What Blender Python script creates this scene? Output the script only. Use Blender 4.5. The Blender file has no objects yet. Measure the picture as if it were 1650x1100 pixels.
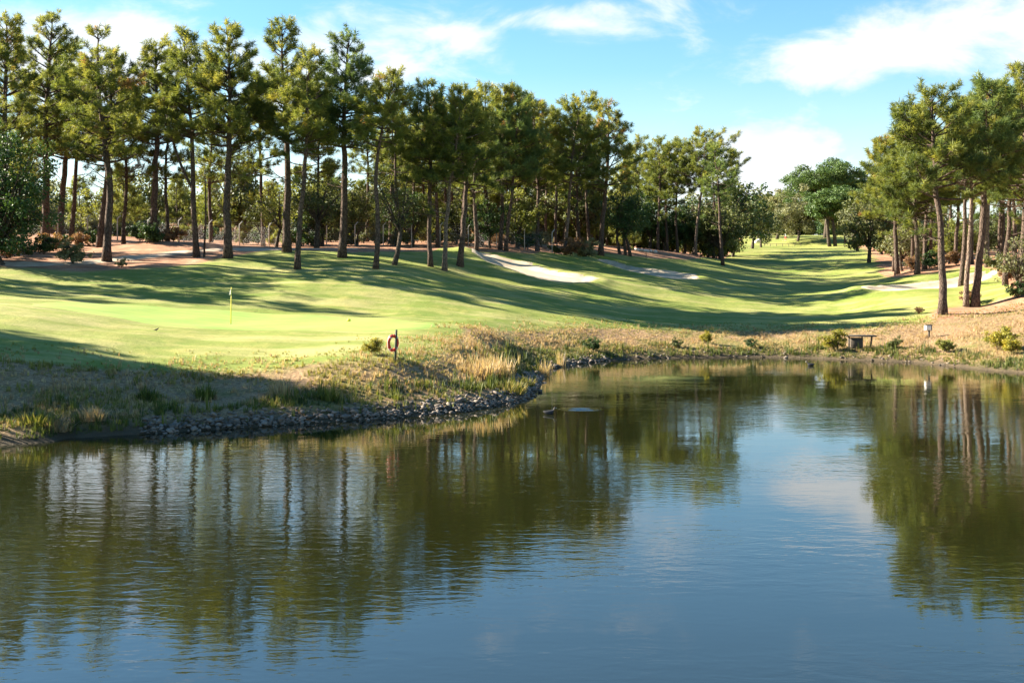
import bpy, bmesh, math
import numpy as np
from mathutils import Vector

# ------------------------------------------------------------------ camera, sky, sun, exposure
scene = bpy.context.scene
COL = scene.collection
F, CH, HY, CX = 1900.0, 5.5, 440.0, 825.0        # focal length and horizon in photo pixels, eye height above the water
cd = bpy.data.cameras.new('camera'); cam = bpy.data.objects.new('camera', cd); COL.objects.link(cam)
cam.location = (0, 0, CH); cam.rotation_euler = (math.radians(90), 0, 0)
cd.lens = 36 * F / 1650; cd.shift_y = -(550 - HY) / 1650; cd.clip_end = 8000; cd.clip_start = .1
scene.camera = cam

SUN_AZ = math.radians(-76)      # clockwise from the view direction: sun stands on the left, a little behind the trees
SUN_EL = math.radians(27.5)
world = bpy.data.worlds.new('World'); scene.world = world; world.use_nodes = True
wn, wl = world.node_tree.nodes, world.node_tree.links
wn.clear()
def N(tree, typ, **kw):
    n = tree.nodes.new(typ)
    for k, v in kw.items():
        setattr(n, k, v)
    return n
def build_world():
    t = world.node_tree
    def M(op, a, b=None, c=None, clamp=False):
        n = N(t, 'ShaderNodeMath', operation=op, use_clamp=clamp)
        for i, v in enumerate((a, b, c)):
            if v is None: continue
            if isinstance(v, (int, float)): n.inputs[i].default_value = v
            else: wl.new(v, n.inputs[i])
        return n.outputs[0]
    out = N(t, 'ShaderNodeOutputWorld'); bg = N(t, 'ShaderNodeBackground'); bg.inputs[1].default_value = .05
    sky = N(t, 'ShaderNodeTexSky', sky_type='NISHITA', sun_disc=False)
    sky.sun_elevation = SUN_EL; sky.sun_rotation = SUN_AZ
    sky.air_density = 1.1; sky.dust_density = .1; sky.ozone_density = 3.0
    tc = N(t, 'ShaderNodeTexCoord'); sp = N(t, 'ShaderNodeSeparateXYZ'); wl.new(tc.outputs['Generated'], sp.inputs[0])
    x, y, z = sp.outputs
    az = M('ARCTAN2', x, y)
    el = M('DIVIDE', z, M('SQRT', M('ADD', M('MULTIPLY', x, x), M('MULTIPLY', y, y))))
    cv = N(t, 'ShaderNodeCombineXYZ'); wl.new(M('MULTIPLY', az, 7.0), cv.inputs[0]); wl.new(M('MULTIPLY', el, 15.0), cv.inputs[1])
    def noise(scale, detail, rough, dist=0, off=0.0):
        n = N(t, 'ShaderNodeTexNoise'); n.inputs['Scale'].default_value = scale; n.inputs['Detail'].default_value = detail
        n.inputs['Roughness'].default_value = rough; n.inputs['Distortion'].default_value = dist
        ad = N(t, 'ShaderNodeVectorMath', operation='ADD'); wl.new(cv.outputs[0], ad.inputs[0]); ad.inputs[1].default_value = (off, off * .7, off * .3)
        wl.new(ad.outputs[0], n.inputs['Vector']); return n.outputs[0]
    n1 = noise(1.35, 8, .58, .35, 3.1); n2 = noise(.45, 3, .5, .2, 9.7)
    # cumulus banks: azimuth, tangent of elevation, half widths, weight
    blobs = [(-.34, .172, .145, .040, .86), (-.15, .178, .06, .03, .55), (-.055, .195, .105, .036, .82), (.02, .212, .065, .016, .8),
             (.26, .172, .07, .030, .86), (.34, .186, .08, .038, .86), (.44, .175, .09, .045, .78),
             (.205, .107, .065, .033, 1.12), (.225, .075, .085, .026, 1.0), (-.02, .155, .08, .018, .5), (.165, .19, .02, .012, .3),
             (-.62, .19, .16, .05, .9), (.75, .16, .16, .05, .9), (-1.3, .2, .2, .05, .9), (1.35, .18, .2, .06, .9), (2.2, .2, .25, .05, .9), (-2.3, .2, .25, .05, .9)]
    acc = None
    for a0, e0, wa, we, w in blobs:
        da = M('DIVIDE', M('SUBTRACT', az, a0), wa); de = M('DIVIDE', M('SUBTRACT', el, e0), we)
        g = M('MULTIPLY', M('EXPONENT', M('MULTIPLY', M('ADD', M('MULTIPLY', da, da), M('MULTIPLY', de, de)), -.8)), w)
        acc = g if acc is None else M('MAXIMUM', acc, g)
    high = M('MULTIPLY', M('SUBTRACT', n2, .45), M('GREATER_THAN', el, .0))
    base = M('ADD', M('ADD', M('MULTIPLY', acc, .62), M('MULTIPLY', M('SUBTRACT', n1, .5), 1.6)), M('MULTIPLY', high, .5))
    mr = N(t, 'ShaderNodeMapRange', interpolation_type='SMOOTHERSTEP'); wl.new(base, mr.inputs[0])
    mr.inputs[1].default_value = .10; mr.inputs[2].default_value = .62
    fac = M('MULTIPLY', mr.outputs[0], .9)
    low = N(t, 'ShaderNodeMapRange'); wl.new(el, low.inputs[0]); low.inputs[1].default_value = .17; low.inputs[2].default_value = .03; low.inputs[3].default_value = 0; low.inputs[4].default_value = .5
    fac2 = M('MAXIMUM', fac, low.outputs[0])
    cr = N(t, 'ShaderNodeValToRGB'); wl.new(n1, cr.inputs[0])
    cr.color_ramp.elements[0].position = .3; cr.color_ramp.elements[0].color = (.80, .87, .95, 1)
    cr.color_ramp.elements[1].position = .65; cr.color_ramp.elements[1].color = (1, 1, 1, 1)
    sc_ = N(t, 'ShaderNodeVectorMath', operation='SCALE'); wl.new(cr.outputs[0], sc_.inputs[0]); sc_.inputs[3].default_value = 4.5
    mx = N(t, 'ShaderNodeMix', data_type='RGBA'); wl.new(fac2, mx.inputs[0]); hs = N(t, 'ShaderNodeHueSaturation'); hs.inputs['Saturation'].default_value = 1.24; hs.inputs['Value'].default_value = .86; hs.inputs['Hue'].default_value = .495; wl.new(sky.outputs[0], hs.inputs['Color']); wl.new(hs.outputs[0], mx.inputs[6]); wl.new(sc_.outputs[0], mx.inputs[7])
    wl.new(mx.outputs[2], bg.inputs[0]); wl.new(bg.outputs[0], out.inputs[0])
build_world()
ld = bpy.data.lights.new('sun', 'SUN'); sun = bpy.data.objects.new('sun', ld); COL.objects.link(sun)
ld.energy = 5.0; ld.angle = math.radians(.53); ld.color = (1, .90, .74)
S = Vector((math.sin(SUN_AZ) * math.cos(SUN_EL), math.cos(SUN_AZ) * math.cos(SUN_EL), math.sin(SUN_EL)))
sun.rotation_euler = S.to_track_quat('Z', 'Y').to_euler(); sun.location = (-60, 60, 60)
vs = scene.view_settings
vs.view_transform = 'Standard'; vs.look = 'None'; vs.exposure = 2.46; vs.gamma = 1; vs.use_curve_mapping = False
scene.cycles.max_bounces = 8; scene.cycles.diffuse_bounces = 3; scene.cycles.transparent_max_bounces = 4
scene.cycles.use_adaptive_sampling = True

# ------------------------------------------------------------------ helpers
RNG = np.random.default_rng(20)
def wx(px, d): return (px - CX) / F * d
def wz(py, d): return CH - (py - HY) / F * d

class Acc:
    """collects triangles, with a tint per vertex and a material slot per face"""
    def __init__(s): s.v = []; s.f = []; s.t = []; s.m = []; s.n = 0
    def add(s, v, f, tint=.5, mat=0):
        v = np.asarray(v, float).reshape(-1, 3); f = np.asarray(f, int).reshape(-1, 3)
        s.v.append(v); s.f.append(f + s.n); s.n += len(v)
        s.t.append(np.broadcast_to(np.asarray(tint, float), (len(v),)).copy()); s.m.append(np.full(len(f), mat, int))
    def mesh(s, name, mats, smooth=False):
        return tri_mesh(name, np.concatenate(s.v), np.concatenate(s.f), mats, np.concatenate(s.t), np.concatenate(s.m), smooth)
def tri_mesh(name, v, f, mats, tint=None, mi=None, smooth=False):
    me = bpy.data.meshes.new(name); nv, nf = len(v), len(f); k = f.shape[1]
    me.vertices.add(nv); me.vertices.foreach_set('co', np.ascontiguousarray(v, dtype=np.float32).ravel())
    me.loops.add(nf * k); me.loops.foreach_set('vertex_index', np.ascontiguousarray(f, dtype=np.int32).ravel())
    me.polygons.add(nf); me.polygons.foreach_set('loop_start', np.arange(0, nf * k, k, dtype=np.int32))
    if mi is not None: me.polygons.foreach_set('material_index', mi.astype(np.int32))
    if smooth: me.polygons.foreach_set('use_smooth', np.ones(nf, bool))
    for m in (mats if isinstance(mats, (list, tuple)) else [mats]): me.materials.append(m)
    if tint is not None:
        a = me.attributes.new('tint', 'FLOAT', 'POINT'); a.data.foreach_set('value', tint.astype(np.float32))
    me.update(calc_edges=True); me.validate()
    return me
def obj(name, me, parent=None, loc=(0, 0, 0), rotz=0, scale=None):
    o = bpy.data.objects.new(name, me); COL.objects.link(o)
    o.location = loc; o.rotation_euler = (0, 0, rotz)
    if scale is not None: o.scale = scale if hasattr(scale, '__len__') else (scale,) * 3
    if parent is not None: o.parent = parent
    return o
def tag(o, label=None, cat=None, group=None, kind=None):
    for k, v in (('label', label), ('category', cat), ('group', group), ('kind', kind)):
        if v: o[k] = v
    return o
def tube(path, rad, sides=6, cap=True):
    path = np.asarray(path, float); rad = np.asarray(rad, float); n = len(path)
    tg = np.gradient(path, axis=0); tg /= np.linalg.norm(tg, axis=1)[:, None] + 1e-9
    up = np.array([0, 0, 1.]) if abs(tg[0, 2]) < .9 else np.array([1., 0, 0])
    a = np.cross(tg, up); a /= np.linalg.norm(a, axis=1)[:, None] + 1e-9
    b = np.cross(tg, a)
    th = np.arange(sides) * 2 * math.pi / sides
    v = path[:, None] + rad[:, None, None] * (np.cos(th)[None, :, None] * a[:, None] + np.sin(th)[None, :, None] * b[:, None])
    i, j = np.meshgrid(np.arange(n - 1), np.arange(sides), indexing='ij'); j2 = (j + 1) % sides
    q = np.stack([i * sides + j, (i + 1) * sides + j, (i + 1) * sides + j2, i * sides + j2], -1).reshape(-1, 4)
    f = np.concatenate([q[:, [0, 1, 2]], q[:, [0, 2, 3]]]); v = v.reshape(-1, 3)
    if cap:
        v = np.concatenate([v, path[:1], path[-1:]]); k = n * sides; jj = np.arange(sides); j2 = (jj + 1) % sides
        f = np.concatenate([f, np.stack([np.full(sides, k), jj, j2], 1), np.stack([np.full(sides, k + 1), (n - 1) * sides + j2, (n - 1) * sides + jj], 1)])
    return v, f
def box(c, s, rz=0, bev=0):
    c = np.array(c, float); s = np.array(s, float) / 2
    b = min(bev, s.min() * .9)
    pts = []
    for sx in (-1, 1):
        for sy in (-1, 1):
            for sz in (-1, 1):
                for ax in range(3):
                    p = np.array([sx, sy, sz]) * (s - b); p[ax] = np.array([sx, sy, sz])[ax] * s[ax]; pts.append(p)
    bm = bmesh.new(); [bm.verts.new(p) for p in (pts if b > 0 else pts[::3])]
    bmesh.ops.convex_hull(bm, input=bm.verts); bmesh.ops.triangulate(bm, faces=bm.faces)
    bm.verts.index_update(); v = np.array([q.co[:] for q in bm.verts]); f = np.array([[q.index for q in fa.verts] for fa in bm.faces]); bm.free()
    R = np.array([[math.cos(rz), -math.sin(rz), 0], [math.sin(rz), math.cos(rz), 0], [0, 0, 1]])
    return v @ R.T + c, f
def unit(v): return v / (np.linalg.norm(v, axis=-1, keepdims=True) + 1e-9)
def frames(d, rng):
    """rotation matrices whose z axis is d, with a random spin"""
    d = unit(d); r = unit(rng.normal(size=d.shape)); a = unit(np.cross(d, r)); b = np.cross(d, a)
    return np.stack([a, b, d], -1)

# ------------------------------------------------------------------ materials
def material(name):
    m = bpy.data.materials.new(name); m.use_nodes = True; m.node_tree.nodes.clear(); return m, m.node_tree
def rgb(c): return (c[0], c[1], c[2], 1)
def noise_tex(t, scale, detail=4, rough=.55, vec=None, dist=0):
    n = N(t, 'ShaderNodeTexNoise'); n.inputs['Scale'].default_value = scale; n.inputs['Detail'].default_value = detail; n.inputs['Roughness'].default_value = rough
    n.inputs['Distortion'].default_value = dist
    if vec is not None: t.links.new(vec, n.inputs['Vector'])
    return n.outputs[0]
def ramp(t, fac, stops):
    r = N(t, 'ShaderNodeValToRGB'); t.links.new(fac, r.inputs[0]); e = r.color_ramp.elements
    while len(e) < len(stops): e.new(.5)
    for i, (p, c) in enumerate(stops): e[i].position = p; e[i].color = rgb(c)
    return r.outputs[0]
def mixc(t, fac, a, b, blend='MIX'):
    m = N(t, 'ShaderNodeMix', data_type='RGBA', blend_type=blend)
    for s, v in ((0, fac), (6, a), (7, b)):
        if isinstance(v, (int, float)): m.inputs[s].default_value = v
        elif isinstance(v, tuple): m.inputs[s].default_value = rgb(v)
        else: t.links.new(v, m.inputs[s])
    return m.outputs[2]
def mathn(t, op, a, b=0., clamp=False):
    m = N(t, 'ShaderNodeMath', operation=op, use_clamp=clamp)
    for i, v in enumerate((a, b)):
        if isinstance(v, (int, float)): m.inputs[i].default_value = v
        else: t.links.new(v, m.inputs[i])
    return m.outputs[0]
def maprange(t, v, a, b, c=0., d=1.):
    m = N(t, 'ShaderNodeMapRange'); t.links.new(v, m.inputs[0])
    for i, q in enumerate((a, b, c, d)): m.inputs[i + 1].default_value = q
    return m.outputs[0]
def principled(t, color, rough=.8, bump=None, bstr=.5, bdist=.02, spec=.3):
    out = N(t, 'ShaderNodeOutputMaterial'); p = N(t, 'ShaderNodeBsdfPrincipled'); t.links.new(p.outputs[0], out.inputs[0])
    if isinstance(color, tuple): p.inputs['Base Color'].default_value = rgb(color)
    else: t.links.new(color, p.inputs['Base Color'])
    p.inputs['Roughness'].default_value = rough; p.inputs['Specular IOR Level'].default_value = spec
    if bump is not None:
        b = N(t, 'ShaderNodeBump'); b.inputs['Strength'].default_value = bstr; b.inputs['Distance'].default_value = bdist
        t.links.new(bump, b.inputs['Height']); t.links.new(b.outputs[0], p.inputs['Normal'])
    return p
def simple(name, c1, c2, scale=8, rough=.7, bdist=.01, spec=.3, metal=0):
    m, t = material(name); tc = N(t, 'ShaderNodeTexCoord').outputs['Object']
    n = noise_tex(t, scale, 5, .6, tc); p = principled(t, mixc(t, maprange(t, n, .3, .7), c1, c2), rough, n, .6, bdist, spec)
    p.inputs['Metallic'].default_value = metal
    return m
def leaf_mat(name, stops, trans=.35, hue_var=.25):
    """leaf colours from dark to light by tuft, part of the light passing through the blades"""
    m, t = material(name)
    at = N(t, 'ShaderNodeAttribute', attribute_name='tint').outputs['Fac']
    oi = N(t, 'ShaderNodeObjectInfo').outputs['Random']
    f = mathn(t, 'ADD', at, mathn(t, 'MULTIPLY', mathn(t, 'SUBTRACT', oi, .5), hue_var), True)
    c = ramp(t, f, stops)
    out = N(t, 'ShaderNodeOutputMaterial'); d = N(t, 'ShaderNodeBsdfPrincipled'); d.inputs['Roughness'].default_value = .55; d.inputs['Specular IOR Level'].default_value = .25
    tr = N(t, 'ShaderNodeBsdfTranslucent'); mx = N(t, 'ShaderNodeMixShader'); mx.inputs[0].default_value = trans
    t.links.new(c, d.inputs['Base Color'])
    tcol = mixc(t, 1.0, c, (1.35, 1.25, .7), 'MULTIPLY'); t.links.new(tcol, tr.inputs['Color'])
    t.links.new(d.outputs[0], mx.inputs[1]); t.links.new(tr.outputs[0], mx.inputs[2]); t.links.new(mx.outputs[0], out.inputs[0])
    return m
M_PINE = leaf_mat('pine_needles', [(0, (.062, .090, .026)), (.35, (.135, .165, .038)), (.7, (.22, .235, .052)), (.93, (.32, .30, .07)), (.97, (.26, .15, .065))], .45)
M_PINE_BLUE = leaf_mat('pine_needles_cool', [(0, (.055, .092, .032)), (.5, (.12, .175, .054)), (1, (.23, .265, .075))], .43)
M_OAK = leaf_mat('oak_leaves', [(0, (.040, .058, .018)), (.5, (.095, .115, .035)), (1, (.17, .175, .06))], .3)
M_OAK_DARK = leaf_mat('dark_oak_leaves', [(0, (.018, .040, .013)), (.5, (.038, .078, .022)), (1, (.075, .125, .03))], .25)
M_OLIVE = leaf_mat('grey_green_leaves', [(0, (.075, .088, .042)), (.5, (.145, .155, .075)), (1, (.22, .22, .11))], .3)
M_LIGHT = leaf_mat('light_leaves', [(0, (.09, .115, .028)), (.5, (.17, .19, .045)), (1, (.25, .25, .065))], .42)
M_RUST = leaf_mat('dry_leaves', [(0, (.14, .075, .04)), (.5, (.24, .14, .075)), (1, (.22, .18, .07))], .35)
M_STRAW = leaf_mat('straw_blades', [(0, (.19, .125, .07)), (.45, (.36, .255, .145)), (.8, (.50, .385, .235)), (1, (.30, .27, .09))], .35, 0)
M_BLADE = leaf_mat('green_blades', [(0, (.032, .05, .014)), (.45, (.08, .105, .022)), (.75, (.16, .175, .035)), (1, (.30, .24, .11))], .32, 0)
M_ROUGH = leaf_mat('rough_blades', [(0, (.10, .105, .03)), (.5, (.19, .195, .04)), (.8, (.29, .25, .085)), (1, (.38, .29, .15))], .4, 0)
M_YELLOW = leaf_mat('yellow_bush_leaves', [(0, (.08, .10, .02)), (.5, (.20, .20, .03)), (1, (.46, .36, .04))], .35, .1)

def bark_mat(name, c1, c2):
    m, t = material(name); tc = N(t, 'ShaderNodeTexCoord').outputs['Object']
    mp = N(t, 'ShaderNodeMapping'); mp.inputs['Scale'].default_value = (1, 1, .28); t.links.new(tc, mp.inputs[0])
    vo = N(t, 'ShaderNodeTexVoronoi', feature='DISTANCE_TO_EDGE'); vo.inputs['Scale'].default_value = 9; t.links.new(mp.outputs[0], vo.inputs['Vector'])
    n = noise_tex(t, 5, 6, .65, mp.outputs[0])
    h = mathn(t, 'ADD', maprange(t, vo.outputs[0], 0, .18), mathn(t, 'MULTIPLY', n, .5))
    principled(t, ramp(t, h, [(.1, tuple(x * .45 for x in c1)), (.55, c1), (1, c2)]), .9, h, .8, .04, .15)
    return m
M_BARK = bark_mat('pine_bark', (.055, .038, .029), (.115, .082, .063))
M_BARK_LIGHT = bark_mat('pale_pine_bark', (.11, .078, .058), (.20, .15, .115))
M_BARK_OAK = bark_mat('oak_bark', (.05, .038, .028), (.10, .08, .06))

# ------------------------------------------------------------------ the lie of the land
SHORE = np.array([(wx(p, d), d) for p, d in [(0, 37.9), (130, 39.4), (300, 41), (500, 43.2), (620, 44.6), (700, 45.8), (770, 47.4), (815, 49.2), (850, 52), (866, 55.5), (872, 60), (882, 65), (905, 69.5),
                  (950, 72.5), (1020, 75.2), (1120, 76.6), (1250, 76.8), (1400, 73.8), (1480, 72.0), (1560, 68.2), (1650, 64.5)]] +
                 [(33, 58), (40, 44), (41, 28), (33, 13), (16, 7.5), (0, 6.5), (-20, 8), (-40, 15), (-49, 25), (-44, 33), (-30, 36)])
def smooth_loop(p, k=6):
    n = len(p); out = []
    for i in range(n):
        p0, p1, p2, p3 = p[i - 1], p[i], p[(i + 1) % n], p[(i + 2) % n]
        for t in np.arange(k) / k:
            out.append(.5 * ((2 * p1) + (p2 - p0) * t + (2 * p0 - 5 * p1 + 4 * p2 - p3) * t * t + (3 * p1 - p0 - 3 * p2 + p3) * t ** 3))
    return np.array(out)
SHORE_S = smooth_loop(SHORE, 5)
SHORE_S[:105] += np.random.default_rng(3).normal(0, .09, (105, 2))
def sdist(x, y, poly):
    """distance to a closed line, positive outside"""
    x = np.asarray(x, float).ravel(); y = np.asarray(y, float).ravel()
    best = np.full(x.shape, 1e9); ins = np.zeros(x.shape, bool)
    for a, b in zip(poly, np.roll(poly, -1, 0)):
        d = b - a; t = np.clip(((x - a[0]) * d[0] + (y - a[1]) * d[1]) / (d @ d + 1e-12), 0, 1)
        best = np.minimum(best, (x - a[0] - t * d[0]) ** 2 + (y - a[1] - t * d[1]) ** 2)
        c = (a[1] > y) != (b[1] > y)
        if abs(d[1]) > 1e-12: ins ^= c & (x < d[0] * (y - a[1]) / d[1] + a[0])
    r = np.sqrt(best); return np.where(ins, -r, r)

# pines seen singly: base pixel, depth, top pixel, crown bottom row, crown half width in pixels, label
PINES = [
 (172, 422, 95, 165, 45, 235, 66, 'tall pine with a gently curved trunk beside the grey-green shrub on the path edge', 'bend'),
 (317, 414, 98, 294, 42, 190, 52, 'leaning pine with a narrow crown and a second thin stem at its foot', 'fork'),
 (367, 416, 96, 366, 38, 205, 66, 'straight broad pine with long bare limbs low on its right side', 'limbs'),
 (462, 405, 101, 456, 30, 200, 62, 'tallest dark-trunked pine on a small grassy knoll of the slope', ''),
 (479, 434, 93, 500, 75, 215, 52, 'slim slightly leaning pine rooted in the mown slope in front of the knoll pine', ''),
 (551, 414, 99, 562, 50, 205, 60, 'straight pine with a ragged top standing at the edge of the bare soil', ''),
 (605, 432, 93, 626, 110, 205, 48, 'snaking-trunked pine with a thin open crown rooted in mown grass', 'bend'),
 (694, 430, 99, 690, 130, 275, 50, 'thin straight pine with a green mossy trunk beside the leaning pair', ''),
 (716, 436, 98, 742, 138, 270, 50, 'pine with pale bark leaning away from the thin mossy pine', 'pale'),
 (741, 428, 101, 762, 148, 275, 56, 'dark leaning pine at the foot of the bunker mound', 'rust'),
 (768, 402, 113, 764, 146, 290, 50, 'upright pine behind the bunker mound with a small side sprig', ''),
 (806, 403, 120, 815, 140, 270, 52, 'first of two pines standing close together behind the long bunker', ''),
 (815, 405, 119, 838, 165, 280, 48, 'second of two pines standing close together behind the long bunker', ''),
 (866, 404, 124, 862, 165, 290, 52, 'dark pine on pale bare soil near the fence with bent posts', ''),
 (909, 413, 126, 934, 163, 275, 68, 'pale-trunked forking pine with a wide crown behind the second bunker', 'pale'),
 (968, 412, 130, 984, 165, 290, 60, 'dark pine next to the round bushy evergreen', ''),
 (1092, 407, 160, 1088, 228, 295, 40, 'slender pine close beside the tall pale-trunked pine at the wood corner', ''),
 (1120, 411, 156, 1138, 216, 285, 66, 'tall pale-trunked pine with a broad crown at the corner of the wood', 'pale'),
 (72, 390, 112, 84, 18, 230, 62, 'pine with a pointed crown behind the dark evergreen oak', ''),
 (97, 380, 118, 118, 70, 235, 54, 'pine between the dark evergreen oak and the curved pine, farther back', ''),
 (115, 384, 117, 140, 95, 235, 48, 'slim pine in the small trio behind the low dark shrubs', ''),
 (10, 405, 103, 4, 18, 220, 60, 'tall pine rising over the dark evergreen oak', ''),
 (161, 398, 110, 190, 85, 245, 55, 'dark pine hidden half behind the curved pine', ''),
 (248, 388, 110, 252, 62, 205, 58, 'straight dark pine standing among low brown shrubs', ''),
 (1519, 507, 86, 1508, 138, 285, 105, 'big dark-trunked pine on the pond bank with a wide dense crown', 'wide'),
 (1557, 493, 91, 1560, 170, 270, 70, 'pale thin pine, the straighter of the pair beside the big bank pine', 'pale'),
 (1571, 495, 91, 1598, 128, 265, 70, 'thin pine of the pair that leans away from the big bank pine', ''),
 (1591, 430, 116, 1592, 140, 265, 64, 'tall straight pine behind the end of the white bunker', 'pale'),
 (1648, 462, 95, 1655, 105, 300, 75, 'pine beside the leafy oak shrub at the red soil slope', ''),
 (1478, 442, 118, 1470, 215, 335, 74, 'stout pine with a low full crown behind the white bunker', 'wide'),
 (1446, 443, 126, 1428, 225, 345, 66, 'bushy pine beside the white bunker tip, its crown hanging low', 'wide'),
]
CP = [(p, y, d) for p, y, d, *_ in PINES]
CP += [(0, 600, 45), (0, 560, 49), (0, 500, 58), (-300, 500, 58), (150, 530, 56), (240, 537, 56.5), (330, 548, 55.5), (450, 560, 54), (300, 600, 48.5), (300, 650, 44.5),
       (500, 600, 48.7), (500, 640, 45.8), (640, 581, 50), (700, 610, 50), (760, 640, 48.6), (560, 555, 55), (700, 543, 61), (640, 545, 58), (790, 562, 60), (820, 600, 55),
       (830, 545, 68), (860, 531, 77), (1000, 523, 83), (1200, 528, 85), (1400, 531, 82), (1495, 540, 79), (1600, 545, 74), (1650, 520, 80), (1640, 475, 91), (1760, 440, 95), (1800, 500, 80),
       (372, 523, 68.6), (150, 503, 65), (100, 492, 70), (500, 522, 69.5), (620, 524, 67), (700, 520, 72), (240, 515, 67), (-100, 480, 70),
       (200, 487, 76), (372, 495, 77), (600, 500, 79), (0, 470, 78), (100, 455, 84), (300, 455, 86), (480, 465, 84), (700, 480, 84), (800, 500, 82),
       (0, 426, 90), (-200, 420, 92), (-200, 395, 112), (0, 398, 106), (400, 405, 106), (400, 397, 120), (560, 400, 112), (690, 402, 112), (600, 395, 125), (250, 390, 118), (-100, 385, 135), (300, 388, 150), (700, 388, 150), (900, 392, 150),
       (730, 399, 113), (766, 408, 114), (800, 420, 110), (850, 433, 107), (940, 448, 104), (900, 430, 115), (850, 415, 117), (850, 450, 101), (760, 440, 100), (930, 462, 100),
       (945, 415, 124), (975, 428, 126), (1100, 441, 121), (1040, 436, 122), (1000, 418, 130), (1050, 405, 150), (1100, 455, 113), (880, 404, 128),
       (1000, 470, 101), (1290, 490, 103), (1000, 500, 92), (1250, 460, 122), (1250, 440, 148), (1150, 420, 165), (1250, 402, 215), (1250, 391, 250), (1230, 389, 262), (1325, 376, 330), (1400, 388, 235), (1180, 395, 220), (1350, 398, 225), (1300, 397, 232), (1320, 470, 115), (1400, 495, 98),
       (1400, 463, 107), (1440, 463, 106), (1500, 459, 108), (1590, 443, 111), (1480, 447, 114), (1580, 432, 117), (1450, 480, 98), (1550, 470, 100), (1399, 423, 155), (1650, 420, 130), (1800, 410, 130), (1700, 400, 180), (1420, 400, 200), (1480, 432, 125)]
pts = [(wx(p, d), d, wz(y, d)) for p, y, d in CP]
pts += [(x, y, 0.05) for x, y in SHORE[:21:2]] + [(x, y, .05) for x, y in SHORE[21:]]
pts += [(0, 0, 3.6), (-40, 0, 3.5), (40, 0, 3.5), (60, 40, 4), (-70, 30, 5), (-60, 60, 5.5), (-75, 90, 7), (62, 75, 5), (0, -60, 4), (-110, 130, 9), (90, 110, 7), (-130, 60, 7), (130, 60, 7),
        (-60, 220, 10), (60, 240, 12.5), (-120, 260, 12), (120, 260, 13), (0, 300, 13), (-40, 180, 9), (150, 170, 9), (0, 400, 17), (-200, 400, 15), (200, 400, 16), (-250, 150, 10), (250, 150, 10), (-250, 0, 6), (250, 0, 6)]
pts = np.array(pts)
def tps_k(r2): return np.where(r2 > 0, r2 * np.log(np.maximum(r2, 1e-12)), 0)
def tps_fit(p, lam=3.0):
    n = len(p); q = p[:, :2] / 50
    K = tps_k(((q[:, None] - q[None]) ** 2).sum(-1)) + lam * 1e-4 * np.eye(n); Pm = np.c_[np.ones(n), q]
    A = np.block([[K, Pm], [Pm.T, np.zeros((3, 3))]]); return q, np.linalg.solve(A, np.r_[p[:, 2], 0, 0, 0])
TQ, TW = tps_fit(pts)
BK = [[(758, 113.5), (785, 107.5), (835, 103.5), (900, 101), (948, 102.5), (958, 106.5), (920, 108), (880, 110.5), (850, 112.5), (805, 113.5), (780, 114.5)],
      [(958, 128), (975, 121.5), (1030, 116.5), (1085, 115), (1125, 117.5), (1108, 123), (1050, 125.5), (1000, 127.5)],
      [(1390, 107.5), (1430, 103.5), (1500, 103.2), (1560, 105), (1595, 108.5), (1600, 113), (1570, 112.5), (1520, 110.8), (1460, 109.8), (1420, 109.5)]]
BUNKERS = [smooth_loop(np.array([(wx(p, d), d) for p, d in b]), 5) for b in BK]
def sstep(a, b, x): t = np.clip((x - a) / (b - a), 0, 1); return t * t * (3 - 2 * t)
def height(x, y, s=None):
    x = np.asarray(x, float); y = np.asarray(y, float); shp = x.shape; x = x.ravel(); y = y.ravel()
    if s is None: s = sdist(x, y, SHORE_S)
    q = np.c_[x, y] / 50; z = np.zeros(len(x))
    for i in range(0, len(x), 20000):
        qq = q[i:i + 20000]; k = tps_k(((qq[:, None] - TQ[None]) ** 2).sum(-1))
        z[i:i + 20000] = k @ TW[:-3] + TW[-3] + qq @ TW[-2:]
    z = np.clip(z, .3, 19)
    r = np.hypot(x, y); z = z * (1 - sstep(280, 430, r)) + 15 * sstep(280, 430, r)
    land = z + .05 * np.sin(x * .9 + y * .5) * np.sin(y * .8 - x * .3) * sstep(2, 5, s)
    for B in BUNKERS:
        lo, hi = B.min(0) - 2, B.max(0) + 2; k = (x > lo[0]) & (x < hi[0]) & (y > lo[1]) & (y < hi[1])
        if k.any():
            sd = sdist(x[k], y[k], B); land[k] += -.42 * sstep(.1, -1.3, sd) + .16 * np.exp(-((sd - .9) / .7) ** 2)
    prof = .42 * np.minimum(s, 1.2) + .20 * np.maximum(s - 1.2, 0)
    w = sstep(.5, 4.5, s); land = prof * (1 - w) + land * w
    z = np.where(s > 0, land, np.maximum(.55 * s, -1.8))
    return z.reshape(shp)
def H1(x, y): return float(height(np.array([x]), np.array([y]))[0])
def G(px, d): x = wx(px, d); return (x, d, H1(x, d))

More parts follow.
